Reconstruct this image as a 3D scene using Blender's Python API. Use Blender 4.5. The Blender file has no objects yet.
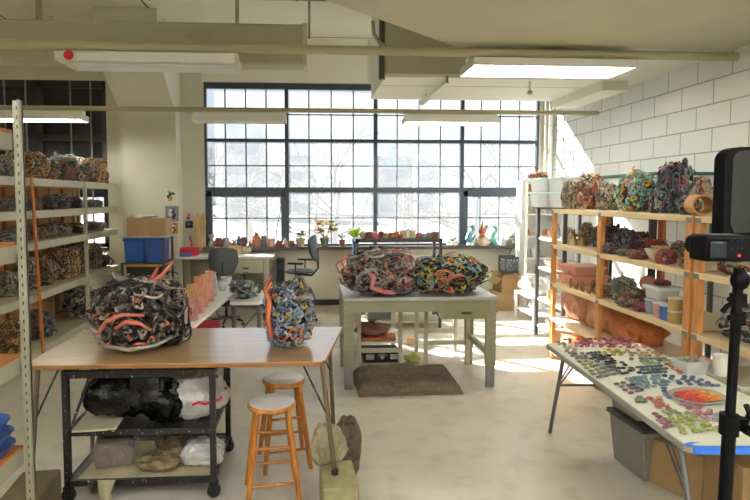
import bpy, math, random
from mathutils import Vector, Matrix, Euler, noise
COL = bpy.context.scene.collection
PI = math.pi
F = 550.0; CX = 343.6; CY = 230.0; CAMZ = 1.9
PITCH = math.radians(3.43); YAW = math.radians(3.5)
CAMROT = Euler((PI/2-PITCH, 0, -YAW), 'XYZ').to_matrix()

# ---------------------------------------------------------------- helpers
def ray(px, py): return CAMROT @ Vector(((px-CX)/F, (CY-py)/F, -1.0))
def P(px, py, X=None, Y=None, z=None):
    d = ray(px, py)
    if Y is not None: t = Y/d.y
    elif X is not None: t = X/d.x
    else: t = (z-CAMZ)/d.z
    return Vector((d.x*t, d.y*t, CAMZ+d.z*t))
def S(h):
    h = h.lstrip('#'); o = []
    for i in (0, 2, 4):
        c = int(h[i:i+2], 16)/255
        o.append(c/12.92 if c <= .04045 else ((c+.055)/1.055)**2.4)
    return (*o, 1)
MATS = {}
def mat(name, col, rough=.6, metal=0, var=0, vscale=8, bump=0, bscale=40, col2=None, spec=.5, stretch=None, coat=0, bdist=.01):
    if name in MATS: return MATS[name]
    m = bpy.data.materials.new(name); m.use_nodes = True
    nt = m.node_tree; b = nt.nodes['Principled BSDF']
    b.inputs['Roughness'].default_value = rough; b.inputs['Metallic'].default_value = metal
    b.inputs['Specular IOR Level'].default_value = spec; b.inputs['Coat Weight'].default_value = coat
    c = S(col); b.inputs['Base Color'].default_value = c
    tc = nt.nodes.new('ShaderNodeTexCoord'); src = tc.outputs['Object']
    if stretch:
        mp = nt.nodes.new('ShaderNodeMapping'); mp.inputs['Scale'].default_value = stretch
        nt.links.new(src, mp.inputs[0]); src = mp.outputs[0]
    if var or col2:
        n = nt.nodes.new('ShaderNodeTexNoise'); n.inputs['Scale'].default_value = vscale; n.inputs['Detail'].default_value = 5
        nt.links.new(src, n.inputs['Vector'])
        r = nt.nodes.new('ShaderNodeValToRGB'); r.color_ramp.elements[0].position = .35; r.color_ramp.elements[1].position = .68
        c2 = S(col2) if col2 else tuple(max(0, x*(1-var)) for x in c[:3])+(1,)
        r.color_ramp.elements[0].color = c2; r.color_ramp.elements[1].color = c
        nt.links.new(n.outputs['Fac'], r.inputs[0]); nt.links.new(r.outputs[0], b.inputs['Base Color'])
    if bump:
        n = nt.nodes.new('ShaderNodeTexNoise'); n.inputs['Scale'].default_value = bscale; n.inputs['Detail'].default_value = 4
        nt.links.new(src, n.inputs['Vector'])
        bp = nt.nodes.new('ShaderNodeBump'); bp.inputs['Strength'].default_value = bump; bp.inputs['Distance'].default_value = bdist
        nt.links.new(n.outputs['Fac'], bp.inputs['Height']); nt.links.new(bp.outputs[0], b.inputs['Normal'])
    MATS[name] = m; return m
def lift(h, k=.1): return ''.join('%02x' % int(int(h[i:i+2], 16)+(255-int(h[i:i+2], 16))*k) for i in (0, 2, 4))
def glaze(h, rough=.38): return mat('glaze_'+h, lift(h) if int(h[:2], 16)+int(h[2:4], 16)+int(h[4:], 16) > 170 else h, rough, var=.25, vscale=14, bump=.35, bscale=60)
def slotmat(name, base):
    m = mat(name, base, .5); nt = m.node_tree; tc = nt.nodes.new('ShaderNodeTexCoord'); sp = nt.nodes.new('ShaderNodeSeparateXYZ'); nt.links.new(tc.outputs['Object'], sp.inputs[0])
    mo = nt.nodes.new('ShaderNodeMath'); mo.operation = 'MODULO'; mo.inputs[1].default_value = .039; gt_ = nt.nodes.new('ShaderNodeMath'); gt_.operation = 'LESS_THAN'; gt_.inputs[1].default_value = .015
    nt.links.new(sp.outputs['Z'], mo.inputs[0]); nt.links.new(mo.outputs[0], gt_.inputs[0]); mx = nt.nodes.new('ShaderNodeMix'); mx.data_type = 'RGBA'
    mx.inputs[6].default_value = S(base); mx.inputs[7].default_value = S('3a362c'); nt.links.new(gt_.outputs[0], mx.inputs[0]); nt.links.new(mx.outputs[2], nt.nodes['Principled BSDF'].inputs['Base Color']); return m
def paint(h, rough=.5): return mat('paint_'+h, h, rough, var=.08, vscale=5)
def emis(name, col, s):
    m = mat(name, col, .5); b = m.node_tree.nodes['Principled BSDF']
    b.inputs['Emission Color'].default_value = S(col); b.inputs['Emission Strength'].default_value = s; return m
def clearm(name, col='f4f6f6', alpha=.35, rough=.2):
    m = mat(name, col, rough); m.node_tree.nodes['Principled BSDF'].inputs['Alpha'].default_value = alpha; return m

class MB:
    def __init__(s): s.v = []; s.f = []; s.mi = []; s.cur = 0
    def add(s, vs, fs):
        n = len(s.v); s.v += [tuple(v) for v in vs]
        for f in fs: s.f.append(tuple(i+n for i in f)); s.mi.append(s.cur)
        return s
    def m(s, i): s.cur = i; return s
    def box(s, x0, x1, y0, y1, z0, z1, R=None, at=None):
        vs = [Vector((x, y, z)) for x in (x0, x1) for y in (y0, y1) for z in (z0, z1)]
        if R is not None: vs = [R @ v for v in vs]
        if at is not None: vs = [v+Vector(at) for v in vs]
        return s.add(vs, [(0,1,3,2),(4,6,7,5),(0,4,5,1),(2,3,7,6),(0,2,6,4),(1,5,7,3)])
    def bar(s, a, b, w, d=None, up=(0,0,1)):
        a = Vector(a); b = Vector(b); d = w if d is None else d
        t = (b-a).normalized(); u = Vector(up)
        if abs(t.dot(u)) > .97: u = Vector((0,1,0))
        x = t.cross(u).normalized(); y = x.cross(t).normalized()
        vs = [p+x*sx*w/2+y*sy*d/2 for p in (a, b) for sx, sy in ((-1,-1),(1,-1),(1,1),(-1,1))]
        return s.add(vs, [(0,1,2,3),(7,6,5,4),(0,4,5,1),(1,5,6,2),(2,6,7,3),(3,7,4,0)])
    def tube(s, pts, r, n=8, cap=True):
        pts = [Vector(p) for p in pts]; k = len(pts)
        rs = r if isinstance(r, (list, tuple)) else [r]*k
        t0 = (pts[1]-pts[0]).normalized(); u = Vector((0,0,1)) if abs(t0.z) < .9 else Vector((1,0,0))
        x = t0.cross(u).normalized(); vs = []
        for i, p in enumerate(pts):
            t = (pts[min(i+1,k-1)]-pts[max(i-1,0)]).normalized()
            x = (x-t*x.dot(t)).normalized(); y = t.cross(x)
            for j in range(n):
                a = 2*PI*j/n; vs.append(p+(x*math.cos(a)+y*math.sin(a))*rs[i])
        fs = [(i*n+j, i*n+(j+1)%n, (i+1)*n+(j+1)%n, (i+1)*n+j) for i in range(k-1) for j in range(n)]
        if cap: fs += [tuple(range(n))[::-1], tuple(range((k-1)*n, k*n))]
        return s.add(vs, fs)
    def lathe(s, prof, c=(0,0,0), n=20, sx=1, sy=1, wob=0, R=None):
        c = Vector(c); vs = []
        for r, z in prof:
            for j in range(n):
                a = 2*PI*j/n; w = 1+wob*math.sin(3*a+z*9)
                v = Vector((r*w*math.cos(a)*sx, r*w*math.sin(a)*sy, z))
                vs.append((R @ v if R is not None else v)+c)
        k = len(prof)
        fs = [(i*n+j, i*n+(j+1)%n, (i+1)*n+(j+1)%n, (i+1)*n+j) for i in range(k-1) for j in range(n)]
        if prof[0][0] > 1e-4: fs.append(tuple(range(n))[::-1])
        if prof[-1][0] > 1e-4: fs.append(tuple(range((k-1)*n, k*n)))
        return s.add(vs, fs)
    def ell(s, c, rx, ry, rz, n=10, m=6, R=None, lump=0, seed=0, flat=None, fr=2.0):
        c = Vector(c); vs = []
        for i in range(m+1):
            th = PI*i/m
            for j in range(n):
                a = 2*PI*j/n
                d = Vector((math.sin(th)*math.cos(a), math.sin(th)*math.sin(a), math.cos(th)))
                k = 1+lump*noise.noise(d*fr+Vector((seed*7.3, seed, 0))) if lump else 1
                v = Vector((d.x*rx*k, d.y*ry*k, d.z*rz*k))
                if R is not None: v = R @ v
                v = v+c
                if flat is not None and v.z < flat: v.z = flat
                vs.append(v)
        fs = [(i*n+j, (i+1)*n+j, (i+1)*n+(j+1)%n, i*n+(j+1)%n) for i in range(m) for j in range(n)]
        return s.add(vs, fs)
    def prism(s, poly, z0, z1):
        n = len(poly)
        vs = [(x, y, z0) for x, y in poly]+[(x, y, z1) for x, y in poly]
        return s.add(vs, [tuple(range(n))[::-1], tuple(range(n, 2*n))]+[(i, (i+1)%n, n+(i+1)%n, n+i) for i in range(n)])
    def quad(s, a, b, c, d): return s.add([a, b, c, d], [(0,1,2,3)])
    def build(s, name, mats, parent=None, smooth=True, bevel=0, loc=None, rz=0, label=None):
        me = bpy.data.meshes.new(name); me.from_pydata(s.v, [], s.f)
        if not isinstance(mats, (list, tuple)): mats = [mats]
        for m in mats: me.materials.append(m)
        me.polygons.foreach_set('material_index', s.mi)
        if smooth:
            me.polygons.foreach_set('use_smooth', [True]*len(s.f)); me.set_sharp_from_angle(angle=.75)
        me.update()
        o = bpy.data.objects.new(name, me); COL.objects.link(o)
        if parent is not None: o.parent = parent
        if loc is not None: o.location = loc
        o.rotation_euler.z = rz
        if bevel:
            b = o.modifiers.new('b', 'BEVEL'); b.width = bevel; b.segments = 2; b.limit_method = 'ANGLE'; b.harden_normals = False
        if label: o['label'] = label
        return o
def tag(o, label, cat, group=None, kind=None):
    if label: o['label'] = label
    if cat: o['category'] = cat
    if group: o['group'] = group
    if kind: o['kind'] = kind
    return o
def thing(name, label, cat, loc=(0,0,0), rz=0, group=None):
    o = bpy.data.objects.new(name, None); COL.objects.link(o); o.empty_display_size = .05
    o.location = loc; o.rotation_euler.z = rz
    return tag(o, label, cat, group)
def struct(name, mb, m, parent=None, **k):
    o = mb.build(name, m, parent, **k)
    if parent is None: o['kind'] = 'structure'
    return o
def dup(root, loc, rz=0, label=None, group=None, scale=None):
    r = root.copy(); COL.objects.link(r); r.location = loc; r.rotation_euler.z = rz
    if label: r['label'] = label
    if group: r['group'] = group
    if scale is not None: r.scale = scale
    for ch in list(root.children):
        c = ch.copy(); COL.objects.link(c); c.parent = r
        for g in ch.children:
            d = g.copy(); COL.objects.link(d); d.parent = c
    return r
rnd = random.Random(7)

# ---------------------------------------------------------------- materials
BEIGE = mat('wall_cream', 'd8d6c6', .7, var=.05, vscale=2)
WHITEW = mat('wall_white', 'eeece2', .7, var=.04, vscale=2)
STEELB = mat('beige_enamel', '98947a', .45, var=.12, vscale=6)
CREAM = mat('cream_enamel', 'c6c2ac', .45, var=.12, vscale=6)
BLACKM = mat('black_paint_steel', '18181b', .4, var=.3, vscale=20)
nt_ = BLACKM.node_tree; vo_ = nt_.nodes.new('ShaderNodeTexNoise'); vo_.inputs['Scale'].default_value = 55; vo_.inputs['Detail'].default_value = 2
cr_ = nt_.nodes.new('ShaderNodeValToRGB'); cr_.color_ramp.elements[0].position = .66; cr_.color_ramp.elements[1].position = .70; cr_.color_ramp.elements[0].color = S('18181b'); cr_.color_ramp.elements[1].color = S('a8a49a')
nt_.links.new(vo_.outputs['Fac'], cr_.inputs[0]); nt_.links.new(cr_.outputs[0], nt_.nodes['Principled BSDF'].inputs['Base Color'])
tcs_ = nt_.nodes.new('ShaderNodeTexCoord'); nt_.links.new(tcs_.outputs['Object'], vo_.inputs['Vector'])
DKGREY = mat('dark_grey_steel', '4a4a4a', .45, metal=.3)
GREYM = mat('grey_steel', '77777a', .35, metal=.7)
CHROME = mat('bright_steel', 'c4c4c4', .2, metal=1)
WOOD = mat('pine', 'd79c5c', .55, col2='b97a3e', vscale=6, stretch=(6,6,1), bump=.1)
WOODO = mat('orange_pine', 'cc7c3c', .55, col2='a85c26', vscale=6, stretch=(6,6,1))
PLY = mat('plywood_back', 'd9a874', .6, col2='c08e58', vscale=3, stretch=(4,1,1))
OAK = mat('table_veneer', 'b8986c', .3, col2='a88659', vscale=2.5, stretch=(1,9,9), coat=1)
OAK.node_tree.nodes['Principled BSDF'].inputs['Coat Roughness'].default_value = .16; OAK.node_tree.nodes['Principled BSDF'].inputs['Coat IOR'].default_value = 1.7
STOOLW = mat('stool_wood', 'bd7c2c', .35, col2='9a5a18', vscale=7, stretch=(5,5,1))
CARD = mat('cardboard', 'a98a60', .75, var=.1, vscale=4)
WHITEP = mat('white_laminate', 'e8e8e4', .4, var=.05, vscale=8)
BLACKP = mat('black_plastic', '141416', .45)
RUBBER = mat('rubber_black', '1c1c1c', .7)
BLUEG = mat('window_frame_blue', '3d4854', .4)

# ---------------------------------------------------------------- camera
cd = bpy.data.cameras.new('camera'); cam = bpy.data.objects.new('camera', cd); COL.objects.link(cam)
cam.location = (0, 0, CAMZ); cam.rotation_euler = (PI/2-PITCH, 0, -YAW)
cd.sensor_width = 36; cd.lens = F*36/750; cd.shift_x = (375-CX)/750; cd.shift_y = (CY-250)/750
cd.clip_end = 500; cd.clip_start = .05
bpy.context.scene.camera = cam

# ---------------------------------------------------------------- room shell
WY = 9.6; XR = 4.27; XL = -6.2; YB = -3.0; ZC = 4.6
fm = mat('concrete_floor', 'd0cabb', .4, spec=.4)
nt = fm.node_tree; b = nt.nodes['Principled BSDF']; tc = nt.nodes.new('ShaderNodeTexCoord')
def fn(scale, p0, c0, p1, c1, detail=6, dist=0):
    n = nt.nodes.new('ShaderNodeTexNoise'); n.inputs['Scale'].default_value = scale; n.inputs['Detail'].default_value = detail; n.inputs['Distortion'].default_value = dist
    nt.links.new(tc.outputs['Object'], n.inputs['Vector'])
    r = nt.nodes.new('ShaderNodeValToRGB'); r.color_ramp.elements[0].position = p0; r.color_ramp.elements[1].position = p1
    r.color_ramp.elements[0].color = S(c0); r.color_ramp.elements[1].color = S(c1)
    nt.links.new(n.outputs['Fac'], r.inputs[0]); return r
r1 = fn(.8, .3, 'c6c0b0', .7, 'd8d3c6', dist=.5); r2 = fn(5, .28, 'cfcabf', .5, 'ffffff'); 
mx = nt.nodes.new('ShaderNodeMix'); mx.data_type = 'RGBA'; mx.blend_type = 'MULTIPLY'; mx.inputs[0].default_value = .5
nt.links.new(r1.outputs[0], mx.inputs[6]); nt.links.new(r2.outputs[0], mx.inputs[7]); nt.links.new(mx.outputs[2], b.inputs['Base Color'])
struct('floor', MB().box(XL-.2, XR+.2, YB-.2, WY+.2, -.15, 0), fm, smooth=False)
# concrete ceiling with formwork seams and tie holes
cm = mat('painted_concrete_ceiling', 'e6e2cc', .75)
nt = cm.node_tree; b = nt.nodes['Principled BSDF']; tc = nt.nodes.new('ShaderNodeTexCoord')
bk = nt.nodes.new('ShaderNodeTexBrick'); bk.inputs['Scale'].default_value = 1; bk.inputs['Brick Width'].default_value = 2.3
bk.inputs['Row Height'].default_value = 1.9; bk.inputs['Mortar Size'].default_value = .02; bk.offset = 0.0
bk.inputs['Color1'].default_value = S('e8e4d0'); bk.inputs['Color2'].default_value = S('dfdbc4'); bk.inputs['Mortar'].default_value = S('77725e')
nt.links.new(tc.outputs['Object'], bk.inputs['Vector'])
vo = nt.nodes.new('ShaderNodeTexVoronoi'); vo.inputs['Scale'].default_value = 1.9; nt.links.new(tc.outputs['Object'], vo.inputs['Vector'])
rr = nt.nodes.new('ShaderNodeValToRGB'); rr.color_ramp.elements[0].position = .035; rr.color_ramp.elements[1].position = .05
rr.color_ramp.elements[0].color = S('6a6454'); rr.color_ramp.elements[1].color = (1,1,1,1)
nt.links.new(vo.outputs['Distance'], rr.inputs[0])
mx = nt.nodes.new('ShaderNodeMix'); mx.data_type = 'RGBA'; mx.blend_type = 'MULTIPLY'; mx.inputs[0].default_value = 1
nt.links.new(bk.outputs[0], mx.inputs[6]); nt.links.new(rr.outputs[0], mx.inputs[7]); nt.links.new(mx.outputs[2], b.inputs['Base Color'])
struct('ceiling', MB().box(XL-.2, XR+.2, YB-.2, WY+.2, ZC, ZC+.2), cm, smooth=False)
# block wall on the right
bm_ = mat('painted_blocks', 'eceeea', .6)
nt = bm_.node_tree; b = nt.nodes['Principled BSDF']; tc = nt.nodes.new('ShaderNodeTexCoord')
sp = nt.nodes.new('ShaderNodeSeparateXYZ'); cb = nt.nodes.new('ShaderNodeCombineXYZ')
nt.links.new(tc.outputs['Object'], sp.inputs[0])
mu = nt.nodes.new('ShaderNodeMath'); mu.operation = 'ADD'; mu.inputs[1].default_value = .16
mu2 = nt.nodes.new('ShaderNodeMath'); mu2.operation = 'ADD'; mu2.inputs[1].default_value = .1
nt.links.new(sp.outputs['Z'], mu.inputs[0]); nt.links.new(sp.outputs['Y'], mu2.inputs[0])
nt.links.new(mu2.outputs[0], cb.inputs['X']); nt.links.new(mu.outputs[0], cb.inputs['Y'])
bk = nt.nodes.new('ShaderNodeTexBrick'); bk.inputs['Scale'].default_value = 1; bk.inputs['Brick Width'].default_value = .5
bk.inputs['Row Height'].default_value = .254; bk.inputs['Mortar Size'].default_value = .008; bk.inputs['Mortar Smooth'].default_value = .3
bk.inputs['Color1'].default_value = S('eceeea'); bk.inputs['Color2'].default_value = S('e6e9e6'); bk.inputs['Mortar'].default_value = S('a9aca8')
nt.links.new(cb.outputs[0], bk.inputs['Vector']); nt.links.new(bk.outputs[0], b.inputs['Base Color'])
bp = nt.nodes.new('ShaderNodeBump'); bp.invert = True; bp.inputs['Strength'].default_value = .6; bp.inputs['Distance'].default_value = .01
nt.links.new(bk.outputs['Fac'], bp.inputs['Height']); nt.links.new(bp.outputs[0], b.inputs['Normal'])
struct('wall_right', MB().box(XR, XR+.2, YB-.2, WY+.2, 0, ZC), bm_, smooth=False)
struct('wall_left', MB().box(XL-.2, XL, YB-.2, WY+.2, 0, ZC), BEIGE, smooth=False)
struct('wall_back', MB().box(XL, XR, YB-.2, YB, 0, ZC), WHITEW, smooth=False)
# window wall with two openings
WX0 = P(205, 190, Y=WY).x; WX1 = P(538, 190, Y=WY).x; WZ0 = P(300, 247, Y=WY).z; WZ1 = P(290, 83, Y=WY).z
LX1 = P(107, 150, Y=WY).x; LX0 = LX1-2.9
w = MB()
w.box(XL, LX0, WY, WY+.25, 0, ZC); w.box(LX1, WX0, WY, WY+.25, 0, ZC); w.box(WX1, XR, WY, WY+.25, 0, ZC)
w.box(LX0, LX1, WY, WY+.25, 0, WZ0); w.box(LX0, LX1, WY, WY+.25, WZ1, ZC)
w.box(WX0, WX1, WY, WY+.25, 0, WZ0); w.box(WX0, WX1, WY, WY+.25, WZ1, ZC)
struct('wall_front', w, BEIGE, smooth=False)
struct('baseboard_front', MB().box(XL, XR, WY-.015, WY, 0, .1), mat('black_base', '232323', .5))
CL0 = P(121, 150, Y=9.2).x; CL1 = P(176, 150, Y=9.2).x
# column with haunch rising towards the ceiling beam
cb_ = MB(); zt = 3.28
cb_.box(CL0, CL1, 9.2, WY, 0, zt)
cb_.add([(CL0,9.2,zt),(CL1,9.2,zt),(CL1,WY,zt),(CL0,WY,zt),(CL0,8.2,3.95),(CL1,8.2,3.95),(CL1,WY,3.95),(CL0,WY,3.95)],
        [(0,3,2,1),(4,5,6,7),(0,1,5,4),(1,2,6,5),(2,3,7,6),(3,0,4,7)])
cb_.box(CL0, CL1, 8.2, WY, 3.95, ZC)
struct('trim_1', cb_, BEIGE, smooth=False)
struct('trim_2', MB().box(WX1+.06, XR, WY-.1, WY, 0, ZC), WHITEW, smooth=False)

# glass: clear panes plus a translucent veil mixed in to imitate haze
gm = bpy.data.materials.new('hazed_window_glass'); gm.use_nodes = True; nt = gm.node_tree
for n in list(nt.nodes): nt.nodes.remove(n)
out = nt.nodes.new('ShaderNodeOutputMaterial'); m1 = nt.nodes.new('ShaderNodeMixShader'); tr = nt.nodes.new('ShaderNodeBsdfTransparent')
tl = nt.nodes.new('ShaderNodeBsdfTranslucent'); tl.inputs[0].default_value = (.93,.96,1,1)
tr.inputs[0].default_value = (.97,.98,1,1)
tcn = nt.nodes.new('ShaderNodeTexCoord'); nn = nt.nodes.new('ShaderNodeTexNoise'); nn.inputs['Scale'].default_value = 3; nn.inputs['Detail'].default_value = 6
rp = nt.nodes.new('ShaderNodeMapRange'); rp.inputs['To Min'].default_value = .03; rp.inputs['To Max'].default_value = .08
nt.links.new(tcn.outputs['Object'], nn.inputs[0]); nt.links.new(nn.outputs['Fac'], rp.inputs['Value'])
nt.links.new(rp.outputs[0], m1.inputs[0]); nt.links.new(tr.outputs[0], m1.inputs[1]); nt.links.new(tl.outputs[0], m1.inputs[2]); nt.links.new(m1.outputs[0], out.inputs[0])

ty = WY+.06
MX = [WX0, P(287, 190, Y=ty).x, P(375, 190, Y=ty).x, P(461, 190, Y=ty).x, WX1]
zr = lambda y: P(330, y, Y=ty).z
wf = bpy.data.objects.new('window_1', None); COL.objects.link(wf); wf['kind'] = 'structure'
fr = MB()
for i, x in enumerate(MX):
    hw = .035 if i not in (1, 2, 3) else .032
    fr.box(x-hw, x+hw, ty-.05, ty+.05, WZ0, WZ1)
for y, h in ((86, .07), (141, .028), (190, .045), (246, .04)):
    z = zr(y); fr.box(WX0, WX1, ty-.045, ty+.045, z-h, z+h)
# opening sashes in the lowest corners are heavier
for a, bb in ((0, 1), (3, 4)):
    fr.box(MX[a]+.03, MX[a]+.11, ty-.06, ty+.04, WZ0, zr(191)); fr.box(MX[bb]-.1, MX[bb]-.03, ty-.06, ty+.04, WZ0, zr(191))
    fr.box(MX[a], MX[bb], ty-.06, ty+.04, zr(195.5)-.02, zr(191))
fr.build('window_frame', BLUEG, wf, smooth=False)
mu = MB()
for i in range(4):
    for k in (1, 2, 3):
        x = MX[i]+(MX[i+1]-MX[i])*k/4; mu.box(x-.012, x+.012, ty-.015, ty+.015, WZ0, WZ1)
for y in (115, 166, 218): z = zr(y); mu.box(WX0, WX1, ty-.015, ty+.015, z-.011, z+.011)
mu.build('glazing_bar', mat('glazing_bar_grey', '7c8790', .4), wf, smooth=False)
MB().box(WX0, WX1, ty+.018, ty+.022, WZ0, WZ1).build('glass_pane', gm, wf, smooth=False)
SZ = WZ0+.02; sy0 = WY-.2
MB().box(WX0-.02, WX1+.02, sy0, WY+.01, WZ0-.035, SZ).build('window_sill', mat('sill_dark', '4b4740', .5), wf, smooth=False, bevel=.004)
MB().tube([P(282+dx, y, Y=WY-.03) for dx, y in ((-2,194),(-1,205),(-2,215),(-5,226),(-6,238))], .008, 6).build('window_rod', mat('rod_grey', '5d5f62', .5), wf)
# window 2: shade drawn down
wf2 = bpy.data.objects.new('window_2', None); COL.objects.link(wf2); wf2['kind'] = 'structure'
f2 = MB(); f2.box(LX0, LX1, ty-.045, ty+.045, WZ1-.12, WZ1); f2.box(LX0, LX1, ty-.045, ty+.045, WZ0, WZ0+.08)
for y in (138, 190): z = P(50, y, Y=ty).z; f2.box(LX0, LX1, ty-.045, ty+.045, z-.05, z+.05)
for px in (106, 42, -22): x = P(px, 150, Y=ty).x; f2.box(x-.04, x+.04, ty-.045, ty+.045, WZ0, WZ1)
f2.build('window_frame', mat('frame_charcoal', '2c2d30', .4), wf2, smooth=False)
f3 = MB()
for px in (8, 29, 73, 93): x = P(px, 150, Y=ty).x; f3.box(x-.011, x+.011, ty-.06, ty-.045, WZ0, WZ1)
f3.build('glazing_bar', mat('bar_lilac_grey', '8b8ba0', .35), wf2, smooth=False)
MB().box(LX0, LX1, ty+.03, ty+.04, 1.9, WZ1).build('roller_shade', mat('shade_charcoal', '3c3c3e', .8, var=.25, vscale=3), wf2, smooth=False)
MB().box(LX0, LX1, ty+.02, ty+.024, WZ0, WZ1).build('glass_pane', gm, wf2, smooth=False)
MB().box(LX0, LX1, WY-.15, WY+.01, WZ0-.035, WZ0+.02).build('window_sill', MATS['sill_dark'], wf2, smooth=False)

struct('trim_6', MB().box(WX0-.03, 1.0, WY-.006, WY, WZ1+.01, ZC), WHITEW, smooth=False)
# soffit, low ceiling, bulkhead duct
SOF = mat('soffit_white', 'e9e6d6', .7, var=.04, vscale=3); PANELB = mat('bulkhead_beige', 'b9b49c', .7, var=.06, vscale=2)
ZL = 3.38
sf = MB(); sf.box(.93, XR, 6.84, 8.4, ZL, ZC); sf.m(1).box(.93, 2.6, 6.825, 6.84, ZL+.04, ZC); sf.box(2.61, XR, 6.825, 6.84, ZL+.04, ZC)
for y_ in (7.35,): sf.box(.95, XR, y_, y_+.012, ZL-.004, ZL)
struct('trim_3', sf, [SOF, PANELB], smooth=False)
lo = MB().prism([(0.0,-3),(XR,-3),(XR,5.55),(1.5,5.5),(.03,4.15)][::1], ZL, ZL+.16)
struct('trim_4', lo, mat('low_ceiling_tan', 'cdc7ae', .7, var=.08, vscale=1.5), smooth=False)
struct('trim_5', MB().box(3.35, XR, 5.5, 6.84, ZL, ZL+.16), SOF, smooth=False)
du = thing('air_duct', 'wide boxy beige air duct running along ceiling above the window column', 'duct', (-3.1, 6.05, 3.33))
MB().box(-3.1, 3.06, 0, .3, 0, .43).build('duct_body', mat('duct_beige', 'b4af96', .6, var=.06, vscale=2), du, bevel=.03)
MB().box(3.03, 3.075, -.012, .312, -.012, .44).build('end_flange', mat('duct_beige2', 'c4bfa6', .6), du, bevel=.01)
for x in (-2.0, .2, 2.3): MB().box(x, x+.03, .1, .2, .43, 1.26).build('hanger', STEELB, du)
PIPE = mat('pipe_beige', 'b3ac8a', .5)
# ---- pipes and conduits
def pipe(label, pts, r, m=PIPE, cat='pipe', name='conduit_pipe'):
    o = MB().tube(pts, r, 10).build(name, m); tag(o, label, cat); return o
c1z = 3.23
pipe('long beige conduit across the room carrying the larger tube lights', [(XL, 5.35, c1z+.08), (XR, 5.35, c1z+.07)], .042)
c2z = 3.14
pipe('thin beige conduit across the room carrying the smaller tube lights', [(XL, 8.0, c2z), (XR, 8.0, c2z)], .034)
pipe('dark pipe rising beside the beige bulkhead corner', [(.9, 6.9, ZL-.02), (.9, 6.9, ZC)], .04, mat('pipe_dark', '55564c', .5))
pipe('curved grey cable dropping from bulkhead onto the conduit', [P(373,22,Y=6.2), P(374,34,Y=6.1), P(380,43,Y=5.9), P(392,49,Y=5.7), P(410,52.5,Y=5.45), P(440,53.5,Y=5.42), P(462,53.5,Y=5.42)], .02, mat('cable_grey', '9a947a', .5), 'cable', 'ceiling_cable')
pipe('thin dark pipe high under the concrete ceiling', [(-2, 7.5, ZC-.05), (1.5, 7.5, ZC-.05)], .045, mat('pipe_dark2', '6c6852', .5))
for lab, xx, y0, y1 in (('white mounting channel under soffit hanging above middle window panes', 1.68, 6.7, 8.35), ('wide white boxed channel under soffit beside the block wall', 3.95, 6.9, 8.35)):
    t = thing('mounting_channel', lab, 'channel', (xx, y0, ZL-.10))
    if xx > 3: MB().box(-.22, .12, 0, y1-y0, -.02, .10).build('boxed_channel', SOF, t, smooth=False)
    MB().box(-.03, .03, 0, y1-y0, 0, .012).box(-.03, -.022, 0, y1-y0, .012, .06).build('channel', SOF, t, smooth=False)
    for yy in (.02, y1-y0-.4): MB().box(-.012, .012, yy if xx < 3 else max(yy, .9), (yy if xx < 3 else max(yy, .9))+.03, .012, .10).build('hanger', STEELB, t)
t = thing('sprinkler', 'small pale fire sprinkler head hanging under the soffit', 'sprinkler', P(530, 84, Y=7.0)+Vector((0,0,0)))
t.location.z = ZL-.16
MB().tube([(0,0,.16),(0,0,.05)], .018, 8).build('drop_pipe', SOF, t); MB().ell((0,0,.02), .035, .035, .03).build('sprinkler_head', mat('sprink', 'a8a48c', .4, metal=.5), t)

# ---- light fixtures
TUBE = emis('tube_lit', 'fffbea', 42.0); TUBE_FILL = emis('tube_fill_rear', 'fbfbfa', 42.0); TUBEOFF = mat('tube_off', 'eeeeea', .3); REFL = mat('reflector_white', 'f1f1ec', .4); ENDC = mat('fixture_end', 'd8d6c4', .5)
def fixture(label, x0, x1, y, z, dep, lit, group, tm=None):
    L = x1-x0; t = thing('ceiling_light', label, 'ceiling light', (x0, y, z), 0, group)
    h = MB(); h.box(0, L, -dep/2, dep/2, .02, .03); h.box(0, L, -.06, .06, .03, .09)
    h.box(0, L, -dep/2-.004, -dep/2+.004, -.05, .03); h.box(0, L, dep/2-.004, dep/2+.004, -.05, .03)
    h.build('reflector', REFL, t, smooth=False)
    for x in (0, L):
        e = MB(); e.add([(x-.006,-dep/2,-.05),(x-.006,dep/2,-.05),(x-.006,dep/2,.03),(x-.006,-dep/2,.03),(x+.006,-dep/2,-.05),(x+.006,dep/2,-.05),(x+.006,dep/2,.03),(x+.006,-dep/2,.03)],
              [(0,1,2,3),(7,6,5,4),(0,4,5,1),(1,5,6,2),(2,6,7,3),(3,7,4,0)])
        e.build('end_cap', ENDC, t, smooth=False)
    for s in (-1, 1):
        MB().tube([(.03, s*dep*.22, -.012), (L-.03, s*dep*.22, -.012)], .019, 10).build('fluorescent_tube', (tm or TUBE) if lit else TUBEOFF, t)
    MB().box(L*.45, L*.6, -.03, .03, .09, .14).build('bracket', ENDC, t)
    return t
def fx(px0, px1, y, z): return P(px0, 62, Y=y).x, P(px1, 62, Y=y).x
ya = 5.57
a, b2 = fx(66, 238, ya, 0); A = fixture('large white tube light switched off, with a red round sticker', a, b2, ya, c1z-.008, .46, False, None)
MB().lathe([(.0,0),(.045,0),(.045,.008),(0,.008)], (.13, -.245, -.01), 16, R=Matrix.Rotation(PI/2, 3, 'X')).build('red_sticker', mat('red_plastic', 'c8202a', .4), A, label='red round sticker on the fixture edge')
a, b2 = fx(467, 622, ya, 0); fixture('large glowing tube light below the low tan ceiling', a, b2, ya, c1z-.008, .5, True, None)
for q, (p0, p1, lab, lit) in enumerate(((-8, 84, 'small glowing tube light in front of the shaded window', True), (194, 286, 'small tube light in front of the first bright window bay', False), (404, 496, 'small glowing tube light in front of the third window bay', True))):
    a = P(p0, 115, Y=8.05).x; b2 = P(p1, 115, Y=8.05).x
    fixture(lab, a, b2, 8.05, c2z-.12, .32, lit, None)
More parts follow.
